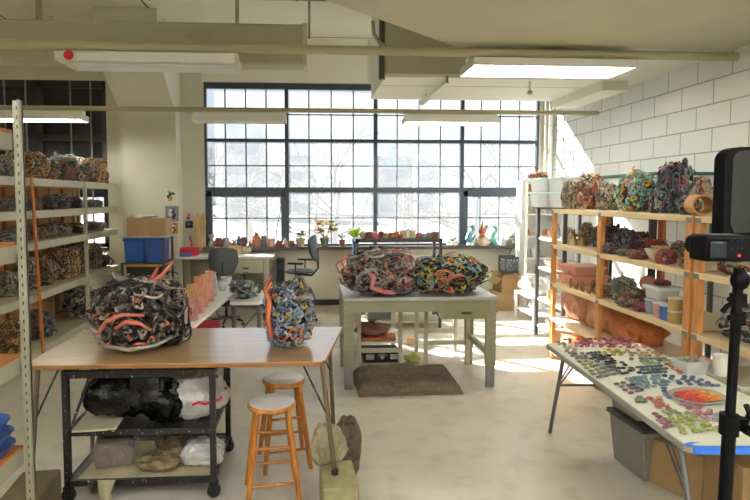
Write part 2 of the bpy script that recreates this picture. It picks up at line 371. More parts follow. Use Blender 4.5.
for x in (-4.6, -1.6, 1.4):  # unseen fixtures added overhead, out of view, to fill the room with light
    for y in (.4, -1.6): fixture('unseen fill tube light added further back in the studio', x, x+1.8, y, c1z-.05, .46, True, 'fill lights added over the unseen rear half of the studio', TUBE_FILL)

# ---------------------------------------------------------------- ceramic tangles
PAL = {
 'black': ['1c191a','2f2a28','5a5048','3a3634','847a6c','241f1e','b4a894','b5563c'],
 'blue': ['8596ae','5a6b8a','2a2a33','9caab8','a8862c','b85a30','6b7a4c','444b5c'],
 'pink': ['6d6a60','8f877a','3a3632','a8505a','7e5248','8d938a','4c4a44','b86a66'],
 'multi': ['26262a','c4a430','222226','7b98bd','6c8746','b8a038','3d5f7c','bf4c3a'],
 'grey': ['a0957f','c0b49a','585046','8a4b3a','c2873a','7c7464','3c3833'],
 'teal': ['8cc2ca','69a29a','e6823a','d6c03a','3d6b5a','b5402b','a9cfd4'],
 'navy': ['3a4258','5b6e7e','7b8c86','b25646','20222a','8c6f8c','6a7a60'],
 'plum': ['6a2f3a','8a4650','3a2f36','a0707c','5a5a70','2a2630','b49a8c'],
 'warm': ['b8a58c','8f3e2c','c8742c','4a3a30','d0b890','5c6c5c','2c2826','b04040'],
 'wire': ['b8c2bc','8c9a92','2a2c2a','5c6a6a','e8d8c0','3c4a5c','a8583c'],
 'ochre': ['caa03a','b07a34','7a5a3a','3f3a36','d8c48c','8c4a34'],
 'mix': ['2c2a28','a8a494','6a7468','8a7a64','3c4a4c','b8743a','d0ccbc','7a3630'],
 'mixo': ['8a7a64','3a3430','b87838','c8c0a8','5a6a60','a85030','d0b060','2c2a28'],
 'sage': ['7f8f7a','a9a48c','5f6c60','c9bfa6','c06a5c','4a4e48'],
}
def shp(d, seed, amp=.2): return (abs(d.x)**2.7+abs(d.y)**2.7+abs(d.z)**2.7)**(-1/2.7)*(1+amp*noise.noise(d*1.7+Vector((seed*5.1, seed*2.3, 0)))+amp*.35*noise.noise(d*4+Vector((seed, 0, seed))))*.95
def coil_pts(rg, rx, ry, rz, cz, n, step, out=(.95, 1.12), zmin=.012, curlk=1.1, seed=0):
    th = rg.uniform(.12, PI-.35); ph = rg.uniform(0, 2*PI); d = Vector((math.sin(th)*math.cos(ph), math.sin(th)*math.sin(ph), math.cos(th)))
    tdir = Vector((rg.gauss(0,1), rg.gauss(0,1), rg.gauss(0,1))); tdir = (tdir-d*tdir.dot(d)).normalized()
    curl = rg.uniform(-1, 1)*curlk; pts = []; o = rg.uniform(*out); od = rg.uniform(-.03, .03)
    for i in range(n):
        k = (o+od*i)*shp(d, seed)
        p = Vector((d.x*rx*k, d.y*ry*k, cz+d.z*rz*k)); p.z = max(p.z, zmin); pts.append(p)
        d = (d+tdir*step).normalized(); tdir = (tdir-d*tdir.dot(d)).normalized()
        tdir = Matrix.Rotation(curl*.45, 3, d) @ tdir
    return pts
def tangle_mb(seed, rx, ry, rz, npal, ncoil, nblob, r, core=.9, loose=.12, fine=1.0):
    rg = random.Random(seed); mb = MB(); cz = rz*.93; n, m = 24, 14; vs = []
    pick = lambda: min(rg.randrange(npal), rg.randrange(npal+2))
    mb.m(npal)
    for i in range(m+1):
        th = PI*i/m
        for j in range(n):
            a = 2*PI*j/n; d = Vector((math.sin(th)*math.cos(a), math.sin(th)*math.sin(a), math.cos(th))); k = core*shp(d, seed)
            vs.append((d.x*rx*k, d.y*ry*k, max(.002, cz+d.z*rz*k)))
    mb.add(vs, [(i*n+j, (i+1)*n+j, (i+1)*n+(j+1)%n, i*n+(j+1)%n) for i in range(m) for j in range(n)])
    for i in range(ncoil):
        mb.m(pick()); n = rg.randint(5, 9); rr_ = r*rg.uniform(.4, .95)
        pts = coil_pts(rg, rx, ry, rz, cz, n, rg.uniform(.06, .16)*fine, (.92, 1+loose), rr_, 3.2, seed)
        mb.tube(pts, [rr_*(.5+.5*math.sin(PI*(j+.5)/n)) for j in range(n)], 6)
    for i in range(nblob):
        th = math.acos(rg.uniform(-.85, 1)); ph = rg.uniform(0, 2*PI); d = Vector((math.sin(th)*math.cos(ph), math.sin(th)*math.sin(ph), math.cos(th)))
        k = rg.uniform(.92, 1.04)*shp(d, seed); q = r*rg.uniform(1.3, 2.8)
        c = Vector((d.x*rx*k, d.y*ry*k, cz+d.z*rz*k)); c.z = max(c.z, q*.6)
        R = Vector((d.x/rx, d.y/ry, d.z/rz)).to_track_quat('Z', 'Y').to_matrix() @ Euler((rg.gauss(0,.5), rg.gauss(0,.5), rg.uniform(0,6))).to_matrix()
        mb.m(pick()); t_ = rg.random()
        if t_ < .3: mb.ell(c, q, q*.7, q*.4, 7, 4, R=R, flat=.001)
        elif t_ < .4: mb.tube([c+R@Vector((q*math.cos(a), q*math.sin(a), 0)) for a in [j*PI/3.5 for j in range(8)]], q*.38, 5)
        else:            # ruffled rosette with a darker centre
            nn = 10; vs = []
            for rr_, zz in ((.3,-.2),(.75,.05),(1.15,.45),(.85,.35),(.3,.05)):
                for j in range(nn):
                    a = 2*PI*j/nn; w = 1+(.25*math.sin(a*3+i) if rr_ > .5 else 0); vs.append(c+R@Vector((rr_*q*w*math.cos(a), rr_*q*w*math.sin(a), zz*q*(1+.3*math.sin(a*2)))))
            mb.add(vs, [(e*nn+j, e*nn+(j+1)%nn, (e+1)*nn+(j+1)%nn, (e+1)*nn+j) for e in range(4) for j in range(nn)])
            mb.m(npal).ell(c+R@Vector((0,0,q*.12)), q*.33, q*.33, q*.2, 6, 3, R=R)
    for i, v in enumerate(mb.v):
        if v[2] < 0: mb.v[i] = (v[0], v[1], .001)
    return mb
def pmats(pal): return [glaze(h) for h in PAL[pal]]+[glaze('2e2925' if pal in ('black', 'multi', 'blue', 'navy') else '4a4239')]
def big_sculpture(label, loc, rx, ry, rz, pal, seed, rz_=0, ncoil=240, nblob=300, r=.013, extra=()):
    root = thing('ceramic_sculpture', label, 'sculpture', loc, rz_)
    ms = pmats(pal); tangle_mb(seed, rx, ry, rz, len(ms)-1, ncoil, nblob, r).build('clay_body', ms, root)
    rg = random.Random(seed+1)
    for i in range(9):
        n = 12; rr_ = r*rg.uniform(.6, 1.0); pts = coil_pts(rg, rx, ry, rz, rz*.93, n, .10, (1.0, 1.06), rr_, 2.2, seed)
        MB().tube(pts, [rr_*(.5+.5*math.sin(PI*(j+.5)/n)) for j in range(n)], 8).build('clay_coil', ms[rg.randrange(len(ms)-1)], root)
    for pts, rr_, h in extra: 
        k = len(pts); MB().tube(pts, [rr_*(.45+.55*math.sin(PI*(j+.6)/k)) for j in range(k)], 8).build('clay_branch', glaze(h), root)
    return root
PROTO = {}
def tangle(label, loc, w, d, h, pal, seed, rz=0, name='ceramic_sculpture', cat='sculpture', group=None, loose=.14, n=1.0, wiry=False):
    """A small ceramic tangle (a core with its coils) of size w x d x h."""
    key = (pal, seed % 2, wiry)
    if key not in PROTO:
        ms = pmats(pal); mb = tangle_mb(seed*13+5, .5, .5, .5, len(ms)-1, int((150 if wiry else 110)*n), int((130 if wiry else 230)*n), .03 if wiry else .034, core=.8 if wiry else .9, loose=loose)
        if wiry:
            rg = random.Random(seed)
            for i in range(60):
                mb.m(rg.randrange(len(ms)-1)); q = rg.uniform(.014, .026)
                mb.tube(coil_pts(rg, .5, .5, .5, .465, 11, rg.uniform(.12, .22), (.98, 1.22), q, 2.0, seed*13+5), [q*(.6+.4*math.sin(PI*(j+.5)/11)) for j in range(11)], 6)
        o = mb.build(name, ms); PROTO[key] = o
    else:
        o = PROTO[key].copy(); COL.objects.link(o)
        for k_ in ('group',):
            if k_ in o: del o[k_]
    o.name = name; o.location = loc; o.rotation_euler = (0, 0, rz+seed*1.7); o.scale = (w*.92, d*.92, h*.97)
    if abs(w-d) > .25*w: o.rotation_euler = (0, 0, rz)
    return tag(o, label, cat, group)

# ---------------------------------------------------------------- front left table on two blocks, cart beneath
TZ = .94
tb = thing('folding_table', 'large wood-topped table raised on clay blocks holding the two round black and blue sculptures', 'table', (-.77, 3.6, 0), math.radians(-1))
top = [(-.86,-.43),(.81,-.43),(.96,-.38),(1.0,.43),(-.88,.43)]
top = [(-.85,-.42),(.84,-.42),(.865,-.38),(1.0,.44),(-.86,.44),(-.87,-.40)]
MB().prism(top, TZ-.028, TZ-.004).build('tabletop', mat('table_edge', '8a5a2c', .5), tb, bevel=.003)
MB().prism([(x*.998, y*.998) for x, y in top], TZ-.004, TZ).build('top_veneer', OAK, tb)
LEGM = mat('leg_bronze', '6a5844', .45, metal=.3)
for x, y, dx, zf in ((-.80,-.38,-.06,.24),(.845,-.38,.075,.24),(-.80,.38,-.02,0),(.9,.38,.04,0)):
    l = MB(); l.tube([(x,y,TZ-.03),(x+dx,y-.0,zf)], .015, 8).build('leg', LEGM, tb)
    s = -1 if x > 0 else 1
    MB().tube([(x+s*.11,y*.96,TZ-.04),(x+dx*.35,y,TZ-.33)], .006, 6).build('leg_brace', BLACKM, tb)
    MB().lathe([(.02,zf),(.022,zf+.02),(.015,zf+.04)], (x+dx,y,0), 10).build('leg_foot', RUBBER, tb)
def block(label, c, sx, sy, sz, col, rz=0):
    o = MB().box(-sx/2, sx/2, -sy/2, sy/2, 0, sz).build('clay_block', mat('block_'+col, col, .9, var=.2, vscale=18, bump=.6, bscale=50), bevel=.012, loc=c, rz=rz)
    return tag(o, label, 'block')
block('rough brown block under the table leg beside the black cart', (-1.62, 3.16, 0), .22, .44, .235, '75684f', .1)
block('tan clay block holding up the table leg beside the wooden stools', (.165, 3.22, 0), .21, .34, .235, 'a39a72', .05)
# wrapped clay bags on/behind the block
def sack(label, c, rx, ry, rz_, m, seed, name='clay_bag', neck=None, cat='bag', lump=.45):
    """a slumped bag: a rounded body with folds, gathered and knotted at the top"""
    root = thing(name, label, cat, c); n, k = 48, 26; vs = []; off = Vector((seed*3.7, seed*1.3, 0)); amp = .35+.25*lump
    for i in range(k+1):
        th = PI*i/k
        for j in range(n):
            a = 2*PI*j/n; d = Vector((math.sin(th)*math.cos(a), math.sin(th)*math.sin(a), math.cos(th)))
            fold = abs(noise.noise(Vector((math.cos(a)*2.4, math.sin(a)*2.4, d.z*.8))+off))
            w = 1+amp*.5*noise.noise(d*1.3+off)-amp*.28*fold*1.6+.05*noise.noise(d*6+off)-.05*abs(noise.noise(d*9+off))
            bx_ = abs(d.x)**.8*math.copysign(1, d.x); by_ = abs(d.y)**.8*math.copysign(1, d.y)
            vs.append((bx_*rx*w, by_*ry*w, max(0, rz_*.9+d.z*rz_*w*(1.0 if d.z > 0 else .95))))
    fs = [(i*n+j, (i+1)*n+j, (i+1)*n+(j+1)%n, i*n+(j+1)%n) for i in range(k) for j in range(n)]
    MB().add(vs, fs).build('bag_body', m, root)
    rg = random.Random(seed); nk = MB(); x, y = rg.uniform(-.25,.25)*rx, rg.uniform(-.25,.25)*ry; z = rz_*1.72
    rr = [(.22,-.10),(.13,.02),(.10,.07),(.16,.12),(.26,.20)]; h = max(rx, ry)
    vs = [(x+(r*h*(1+.35*math.sin(5*t+seed)))*math.cos(t)+h*q*.5, y+(r*h*(1+.35*math.cos(4*t)))*math.sin(t), z+q*h) for r, q in rr for t in [2*PI*j/14 for j in range(14)]]
    nk.add(vs, [(i*14+j, i*14+(j+1)%14, (i+1)*14+(j+1)%14, (i+1)*14+j) for i in range(4) for j in range(14)]+[tuple(range(56, 70))]); nk.build('bag_neck', m, root)
    return root
BAGT = mat('bag_tan_plastic', 'b0a382', .3, var=.5, vscale=9, bump=1, bscale=14, coat=.3, bdist=.05)
BAGB = mat('bag_brown', '6a5740', .35, var=.6, vscale=9, bump=1, bscale=14, bdist=.05)
BAGW = mat('bag_white', 'd9d9d6', .3, var=.18, vscale=7, bump=1, bscale=12, coat=.3, bdist=.05)
BAGK = mat('bag_black', '07080a', .2, bump=.45, bscale=16, spec=.35, bdist=.05)
sack('tan plastic bag of clay sitting on the block beside the stools', (.11, 3.36, .235), .115, .10, .125, BAGT, 3)
sack('dark brown bag of clay slumped behind the tan bag', (.25, 3.62, 0), .10, .10, .23, BAGB, 5)
# clear crumpled plastic hanging
# black cart
CT = thing('utility_cart', 'black steel utility cart with casters standing under the wooden table', 'cart', (-1.045, 3.72, 0))
cx0, cx1, cy0, cy1 = -.465, .43, -.29, .34
fr = MB()
for z in (.83,): 
    for y in (cy0, cy1): fr.box(cx0, cx1, y-.015, y+.015, z-.045, z)
    for x in (cx0, cx1): fr.box(x-.015, x+.015, cy0, cy1, z-.045, z)
fr.build('top_frame', BLACKM, CT)
for z, nm, m in ((.45, 'shelf', BLACKM), (.13, 'shelf', BLACKM)):
    s_ = MB().box(cx0, cx1, cy0, cy1, z-.008, z); s_.box(cx0, cx1, cy0-.012, cy0, z-.03, z+.006); s_.box(cx0, cx1, cy1, cy1+.012, z-.03, z+.006)
    s_.box(cx0-.012, cx0, cy0, cy1, z-.03, z+.006); s_.box(cx1, cx1+.012, cy0, cy1, z-.03, z+.006); s_.build(nm, m, CT, smooth=False)
for x in (cx0, cx1):
    for y in (cy0, cy1):
        MB().box(x-.018, x+.018, y-.018, y+.018, .10, .83).build('post', BLACKM, CT, smooth=False)
        c = MB(); c.lathe([(0,-.014),(.042,-.014),(.042,.014),(0,.014)], (x, y, .042), 16, R=Matrix.Rotation(PI/2, 3, 'X')).build('caster_wheel', RUBBER, CT)
        MB().box(x-.026, x-.02, y-.02, y+.02, .03, .10).box(x+.02, x+.026, y-.02, y+.02, .03, .10).box(x-.026, x+.026, y-.022, y+.022, .092, .10).build('caster_fork', BLACKM, CT)
for a_, b_ in (((cx0+.02, cy0, .45), (cx0+.14, cy0, .78)), ((cx1, cy0+.05, .78), (cx1, cy1-.03, .5)), ((cx1, cy1-.02, .78),(cx1, cy1-.28, .46))):
    MB().bar(a_, b_, .014).build('diagonal_brace', BLACKM, CT)
def onc(x, y): return (-1.045+x, 3.72+y)
x, y = onc(-.20, -.13); o = MB().box(-.24, .02, -.17, .2, 0, .014).build('plaster_board', mat('plaster_board_m', 'c9c0a4', .8, var=.1), loc=(x, y, .451), bevel=.003, rz=.1); tag(o, 'pale board under the black bag on the cart shelf', 'board')
x, y = onc(-.20, -.10); sack('glossy black trash bag on the board on the cart middle shelf', (x, y, .466), .21, .16, .18, BAGK, 11, 'trash_bag', lump=1.5)
x, y = onc(.04, -.15); sack('glossy black trash bag bulging over the front of the cart middle shelf', (x, y, .452), .20, .15, .175, BAGK, 17, 'trash_bag', lump=1.7)
x, y = onc(.27, -.05); b_ = sack('white plastic bag with a red drawstring on the cart middle shelf', (x, y, .452), .21, .18, .175, BAGW, 23, 'plastic_bag', lump=.7)
MB().tube([(.02,-.17,.12),(.06,-.175,.14),(.10,-.16,.12),(.14,-.14,.13),(.18,-.09,.12),(.20,-.02,.16),(.21,0,.17)], .008, 6).build('drawstring', mat('red_plastic', 'c8202a', .4), b_, label='red drawstring')
x, y = onc(-.26, -.05)
t = thing('wrapped_clay_block', 'square brown clay block wrapped in clear plastic on the cart bottom shelf', 'clay', (x, y, .131), .25)
MB().box(-.12, .12, -.10, .10, 0, .175).build('clay', mat('clay_brown', '705a40', .8, var=.5, vscale=12, bump=1, bscale=24, bdist=.03), t, bevel=.025)
cp = MB(); n_, k_ = 40, 16; vs = []
for i in range(k_+1):
    th = PI*i/k_
    for j in range(n_):
        a_ = 2*PI*j/n_; d_v = Vector((math.sin(th)*math.cos(a_), math.sin(th)*math.sin(a_), math.cos(th))); q_ = (abs(d_v.x)**5+abs(d_v.y)**5+abs(d_v.z)**5)**(-.2)*(1.05+.09*abs(noise.noise(d_v*5)))
        vs.append((d_v.x*.14*q_, d_v.y*.12*q_, max(0, .095+d_v.z*.1*q_)))
cp.add(vs, [(i*n_+j, (i+1)*n_+j, (i+1)*n_+(j+1)%n_, i*n_+(j+1)%n_) for i in range(k_) for j in range(n_)]); cp.build('plastic_wrap', clearm('plastic_clear', 'f2f2f2', .13, .15), t)
cp = MB(); cp.lathe([(.05,.2),(.02,.23),(.03,.27),(.08,.30)], (.05,0,0), 12, wob=.4); cp.build('wrap_neck', clearm('plastic_clear', 'f2f2f2', .13, .15), t)
x, y = onc(.06, -.16); sack('tan cloth-wrapped clay lump low on the cart bottom shelf', (x, y, .131), .14, .11, .055, mat('bag_khaki', '8f7b56', .6, var=.55, vscale=10, bump=1, bscale=16, bdist=.05), 31)
x, y = onc(.12, -.02); sack('dark brown plastic-wrapped clay lump on the cart bottom shelf', (x, y, .131), .13, .11, .12, BAGB, 37)
x, y = onc(.32, -.1); sack('crumpled white bag on the cart bottom shelf beside the brown lump', (x, y, .131), .15, .12, .085, BAGW, 41, 'plastic_bag', lump=.9)
o = MB(); o.prism([(-.42,-.27),(.42,-.27),(.42,.25),(-.38,.25)], .131, .135); o.build('canvas_sheet', mat('canvas', 'c2b896', .9, var=.25, vscale=8, bump=.5), loc=(-1.045, 3.72, 0)); o = bpy.data.objects['canvas_sheet']; tag(o, 'stained canvas sheet covering the cart bottom shelf', 'cloth')
o = MB(); o.add([(-.28,-.308,.14),(-.17,-.308,.14),(-.20,-.32,.06),(-.17,-.325,.0),(-.25,-.325,-.03),(-.27,-.318,.06)], [(0,1,2,3,4,5)]); 
oo = o.build('cloth_flap', MATS['canvas'], bpy.data.objects['canvas_sheet']); oo.modifiers.new('s', 'SOLIDIFY').thickness = .004

# stools
def make_stool(label, loc, rz):
    t = thing('wooden_stool', label, 'stool', loc, rz)
    H = .61; MB().lathe([(.0,H-.032),(.145,H-.032),(.153,H-.024),(.153,H-.01),(.146,H),(0,H)], (0,0,0), 36).build('seat', STOOLW, t)
    MB().lathe([(0,H),(.143,H),(.140,H+.002),(0,H+.002)], (0,0,0), 36).build('seat_top', mat('stool_top_pale', 'ece7de', .35, var=.2, vscale=9, coat=.3), t, label='pale worn seat top dusted with clay')
    A = [(s1*.095, s2*.095, s1*.16, s2*.16) for s1, s2 in ((-1,-1),(1,-1),(1,1),(-1,1))]
    for a_, b_, c_, d_ in A:
        MB().tube([(a_,b_,H-.03),((a_+c_)/2,(b_+d_)/2,(H-.03)/2),(c_,d_,0)], [.016,.0185,.015], 12).build('leg', STOOLW, t)
    def at(i, z): a_,b_,c_,d_ = A[i]; k = 1-z/(H-.03); return (a_+(c_-a_)*k, b_+(d_-b_)*k, z)
    for i in range(4):
        for z in ((.14,.36) if i%2 == 0 else (.2,.42)):
            MB().tube([at(i,z), at((i+1)%4,z)], .0095, 8).build('rung', STOOLW, t)
    return t
st = make_stool('round-topped wooden stool closer to the table block, partly overlapping its twin', (-.19, 3.88, 0), .2)
dup(st, (-.245, 3.43, 0), .12, 'round-topped wooden stool standing in front of the other stool')

# two sculptures on the wood table
def on_table(px, py, z): return P(px, py, z=z)
c = on_table(137, 349, TZ); 
def up(pts): return [Vector(p) for p in pts]
ex = [(up([(.02,-.02,.36),(.08,-.06,.42),(.15,-.08,.46),(.20,-.07,.52),(.22,-.05,.55)]), .013, 'b5563c'), (up([(-.02,-.06,.36),(-.09,-.05,.42),(-.14,-.04,.45),(-.17,-.02,.47)]), .022, '6f665c'),
      (up([(.0,0,.38),(.07,.02,.44),(.10,.03,.50)]), .013, 'b5402b'), (up([(-.06,-.31,.18),(.0,-.33,.22),(.08,-.32,.21),(.14,-.29,.16)]), .014, 'b5563c'), (up([(-.20,-.24,.12),(-.12,-.3,.22),(-.02,-.31,.26),(.1,-.29,.25)]), .013, 'b8604a'),
      (up([(.17,-.05,.42),(.24,-.04,.35),(.29,-.05,.25),(.30,-.08,.15)]), .016, 'a59a88'), (up([(-.30,-.04,.15),(-.29,-.08,.25),(-.22,-.1,.34)]), .016, 'a59a88'), (up([(-.27,-.10,.10),(-.16,-.22,.05),(0,-.28,.04),(.14,-.24,.05),(.26,-.12,.09)]), .014, '8a8172')]
big_sculpture('big round black ceramic tangle with orange streaks on the wooden table', (c.x, c.y+.12, TZ), .275, .25, .225, 'black', 101, 0, 260, 1100, .0105, ex)
c = on_table(288, 348, TZ)
ex = [(up([(-.10,-.15,.08),(-.12,-.17,.2),(-.11,-.14,.3),(-.14,-.12,.37),(-.10,-.1,.42)]), .016, 'c95728'), (up([(.02,0,.38),(.05,.02,.44),(.09,.02,.43),(.12,.0,.36),(.15,0,.28)]), .014, '5a4a40'),
      (up([(.08,-.12,.36),(.14,-.08,.38),(.17,-.02,.3)]), .013, '3f3a36'), (up([(-.12,.0,.35),(-.15,.02,.40),(-.11,.04,.44)]), .012, 'a8403c')]
big_sculpture('upright blue-grey ceramic tangle with orange coils on the wooden table', (c.x, c.y+.1, TZ), .15, .14, .20, 'blue', 202, .0, 200, 900, .0080, ex)

# ---------------------------------------------------------------- centre steel desk
SD = thing('steel_workbench', 'beige steel workbench with a drawer holding the two long colourful sculptures', 'table', (P(421.5,391,z=0).x, 5.70, 0), 0)
DX = .765; DY = .42; DZ = .92
MB().box(-DX, DX, -DY, DY, DZ-.035, DZ).build('benchtop', mat('bench_top_grey', 'b9b9b4', .35, var=.15, vscale=7), SD, bevel=.006)
MB().box(-DX+.08, .22, -DY+.03, -DY+.05, DZ-.15, DZ-.035).box(.22, DX-.06, -DY+.05, -DY+.07, DZ-.12, DZ-.035).build('apron', STEELB, SD, smooth=False)
d_ = MB().box(.20, .70, -DY+.015, .2, DZ-.225, DZ-.037); d_.add([(.20,-DY+.016,DZ-.037),(.20,-DY+.016,DZ-.22),(.12,-DY+.03,DZ-.037)], [(0,1,2)]); d_.build('drawer_box', STEELB, SD, bevel=.004)
dr = MB().box(.225, .68, -DY+.005, -DY+.016, DZ-.21, DZ-.055).build('drawer', mat('olive_enamel', '8f8c66', .45, var=.1), SD, bevel=.004)
MB().box(.40, .50, -DY-.004, -DY+.006, DZ-.175, DZ-.15).build('drawer_pull', mat('brass_dark', '57503a', .4, metal=.5), dr)
HOLE = mat('hole_white', 'e9e6da', .6)
for x, y in ((-.71,-.38),(.71,-.38),(-.71,.36),(.71,.36)):
    MB().box(x-.05, x+.05, y-.012, y+.03, .22, DZ-.035).build('leg', STEELB, SD, smooth=False)
    MB().box(x-.042, x+.042, y-.010, y+.026, 0, .22).build('leg_foot', mat('foot_steel', '8d8f90', .4, metal=.5), SD, smooth=False)
    if y < 0:
        s = 1 if x > 0 else -1
        h = MB()
        for k in range(10): h.lathe([(0,0),(.004,0),(.004,.002),(0,.002)], (x+s*.03, y-.012, .82-k*.06), 8, R=Matrix.Rotation(PI/2, 3, 'X'))
        h.build('bolt_holes', HOLE, SD)
for x in (-.71, .71): MB().box(x-.02, x+.02, -.35, .34, .30, .36).build('stretcher', STEELB, SD, smooth=False)

c = P(384, 297, z=DZ); ex = [(up([(-.30,-.05,.2),(-.38,-.1,.25),(-.42,-.08,.34),(-.36,-.05,.38),(-.30,-.04,.36)]), .016, 'cc7a72'), (up([(-.34,0,.18),(-.44,-.02,.22),(-.47,0,.30),(-.40,.02,.36)]), .013, 'b8606a'), (up([(-.36,-.1,.36),(-.28,-.08,.38),(-.18,-.05,.36),(-.1,0,.35)]), .02, 'a09378'),
  (up([(-.34,-.15,.16),(-.42,-.18,.13),(-.44,-.14,.18)]), .014, '7e5248'), (up([(-.2,-.24,.28),(-.12,-.29,.2),(-.14,-.29,.11),(-.02,-.27,.06),(.08,-.25,.05)]), .03, 'cc6a6e'), (up([(.0,-.22,.33),(.03,-.28,.24),(.1,-.27,.2)]), .022, 'c8803a'), (up([(-.28,-.2,.16),(-.24,-.27,.24),(-.12,-.27,.28),(-.08,-.29,.22)]), .022, '8f8d84')]
big_sculpture('wide grey and rose ceramic tangle on the steel workbench', (c.x+.01, c.y+.22, DZ), .345, .27, .225, 'pink', 303, 0, 260, 800, .0125, ex)
c = P(453, 296, z=DZ)
big_sculpture('wide yellow, blue and black ceramic tangle on the steel workbench', (c.x, c.y+.22, DZ), .35, .26, .19, 'multi', 404, 0, 260, 1300, .0105, [(up([(-.08,-.24,.1),(-.05,-.28,.18),(.05,-.28,.22),(.1,-.26,.2)]), .018, 'c4605a'), (up([(.2,-.1,.3),(.27,-.08,.34),(.33,-.05,.3)]), .012, 'b7a04a'), (up([(-.16,-.26,.22),(-.1,-.29,.27),(-.04,-.27,.24),(-.06,-.27,.18),(-.14,-.28,.18)]), .014, 'c4605a')])

# two stands behind the bench
def frame_stand(label, px0, px1, pyfoot, ztop, dy, zb):
    a = P(px0, pyfoot, z=0); b_ = P(px1, pyfoot, z=0); L = b_.x-a.x
    t = thing('steel_stand', label, 'stand', (a.x, a.y, 0))
    MB().box(-.03, L+.03, -.02, dy+.02, ztop-.03, ztop).build('stand_top', STEELB, t, bevel=.004)
    for x in (0, L):
        for y in (0, dy): MB().box(x-.022, x+.022, y-.02, y+.02, 0, ztop-.03).build('leg', CREAM, t, smooth=False)
    MB().box(0, L, -.012, .012, zb-.03, zb+.02).build('crossbar', CREAM, t, smooth=False)
    MB().box(0, L, dy-.012, dy+.012, zb-.03, zb+.02).build('crossbar', CREAM, t, smooth=False)
    return t, a, L
t, a, L = frame_stand('narrow cream steel stand behind the workbench with pink clay on its lower shelf', 359, 400.5, 365, .78, .55, .17)
MB().box(-.02, L+.02, 0, .55, .24, .26).build('lower_shelf', WHITEP, t, smooth=False)
sack('folded lump of pinkish clay on the lower shelf of the cream stand', (a.x+.18, a.y+.2, .30), .2, .15, .075, mat('clay_pink', '9c6a5c', .8, var=.3, bump=.5), 51, 'clay_lump')
o = MB().prism([(-.22,-.14),(.20,-.16),(.24,.1),(-.2,.16)], 0, .035).build('terracotta_slab', mat('terracotta', 'b06a40', .7, var=.1), loc=(a.x+.22, a.y+.18, .262), bevel=.01); tag(o, 'flat terracotta slab under the pinkish clay lump', 'slab')
o = MB().lathe([(0,0),(.13,0),(.17,.03),(.15,.05),(0,.04)], n=24, sy=.8).build('plaster_dish', mat('plaster_white', 'ecebe4', .7), loc=(a.x+.33, a.y+.40, .262)); tag(o, 'round white plaster dish behind the terracotta slab', 'dish')
frame_stand('narrow empty cream steel stand behind the workbench drawer', 425.5, 468, 365, .78, .55, .26)
# black crate with white lettering
bx = P(382, 363, z=0)
t = thing('black_box', 'black box with white printed panels on the floor under the cream stand', 'box', (bx.x, bx.y+.02, 0))
MB().box(-.21, .21, 0, .3, 0, .125).build('box_body', mat('box_black', '131416', .5), t, bevel=.004)
WP = mat('print_white', 'e6e6e2', .6); GP = mat('print_grey', 'a9a9a6', .6)
def text(s, size, loc, m, parent, name='lettering', rot=(PI/2,0,0), ext=.0008, align='CENTER'):
    cu = bpy.data.curves.new(name, 'FONT'); cu.body = s; cu.size = size; cu.align_x = align; cu.align_y = 'CENTER'; cu.extrude = ext
    o = bpy.data.objects.new(name, cu); dg = None; COL.objects.link(o); o.data.materials.append(m)
    bpy.context.view_layer.update()
    me = bpy.data.meshes.new_from_object(o.evaluated_get(bpy.context.evaluated_depsgraph_get())); bpy.data.objects.remove(o)
    if not me.materials: me.materials.append(m)
    o = bpy.data.objects.new(name, me); COL.objects.link(o); o.parent = parent; o.location = loc; o.rotation_euler = rot; return o
for x in (-.135, .145):
    MB().box(x-.045, x+.045, -.003, 0, .038, .092).build('printed_panel', WP, t, smooth=False)
    for k in range(3): MB().box(x-.038, x+.038, -.004, -.003, .048+k*.015, .054+k*.015).build('printed_line', mat('box_black', '131416'), t, smooth=False)
e = MB(); e.tube([(.005+.024*math.cos(i*PI/8), -.002, .062+.024*math.sin(i*PI/8)) for i in range(17)], .003, 5); e.ell((.005,-.002,.062), .014, .002, .014, 6, 4); e.build('printed_emblem', WP, t)
for k in range(7):
    aa = math.radians(150-k*20); MB().box(.005+.055*math.cos(aa)-.004, .005+.055*math.cos(aa)+.004, -.003, 0, .058+.042*math.sin(aa)-.005, .058+.042*math.sin(aa)+.005).build('printed_letter', WP, t, smooth=False)
o = MB().box(-.06, .06, -.05, .05, 0, .09).build('cork_block', mat('pale_wood', 'd8b58c', .7), loc=(*P(411, 344, z=0).xy, 0), bevel=.004); tag(o, 'small pale wooden block on the floor behind the workbench', 'block')
o = sack('crumpled yellow-green paper on the floor beside the black box', (*P(412, 362, z=0).xy, 0), .1, .07, .05, mat('paper_lime', 'b9b76a', .8, var=.2, bump=.6), 61, 'paper_wad', cat='paper', lump=1.1)
# floor cushion
cs = thing('floor_cushion', 'wrinkled brown quilted cushion lying on the floor under the workbench', 'cushion', (*P(410, 395, z=0).xy, 0))
mb = MB(); nx, ny = 60, 30; W_ = 1.02; D_ = .66; vs = []; fs = []
cushion_shape = lambda u, v: (1-abs(2*u-1)**8)**.5*(1-abs(2*v-1)**6)**.5
for j in range(ny+1):
    for i in range(nx+1):
        u = i/nx; v = j/ny; h = cushion_shape(u, v); n1 = noise.noise(Vector((u*3+v*2, v*3, 0)))
        wr = abs(noise.noise(Vector((u*6, v*9+u*5, 1))))*.5+abs(noise.noise(Vector((u*16+v*9, v*14, 3))))*.25
        vs.append(((u-.5)*W_+.01*n1+(.5-v)*0.02, v*D_-.02+.012*n1, .0+.13*h+.06*h*(n1-wr*.8)+.004))
for j in range(ny):
    for i in range(nx): q = j*(nx+1)+i; fs.append((q, q+1, q+nx+2, q+nx+1))
nb = len(vs); vs += [(x, y, 0) for x, y, z in vs]; fs += [tuple(i+nb for i in f[::-1]) for f in fs]
for j in range(ny+1):
    pass
mb.add(vs, fs)
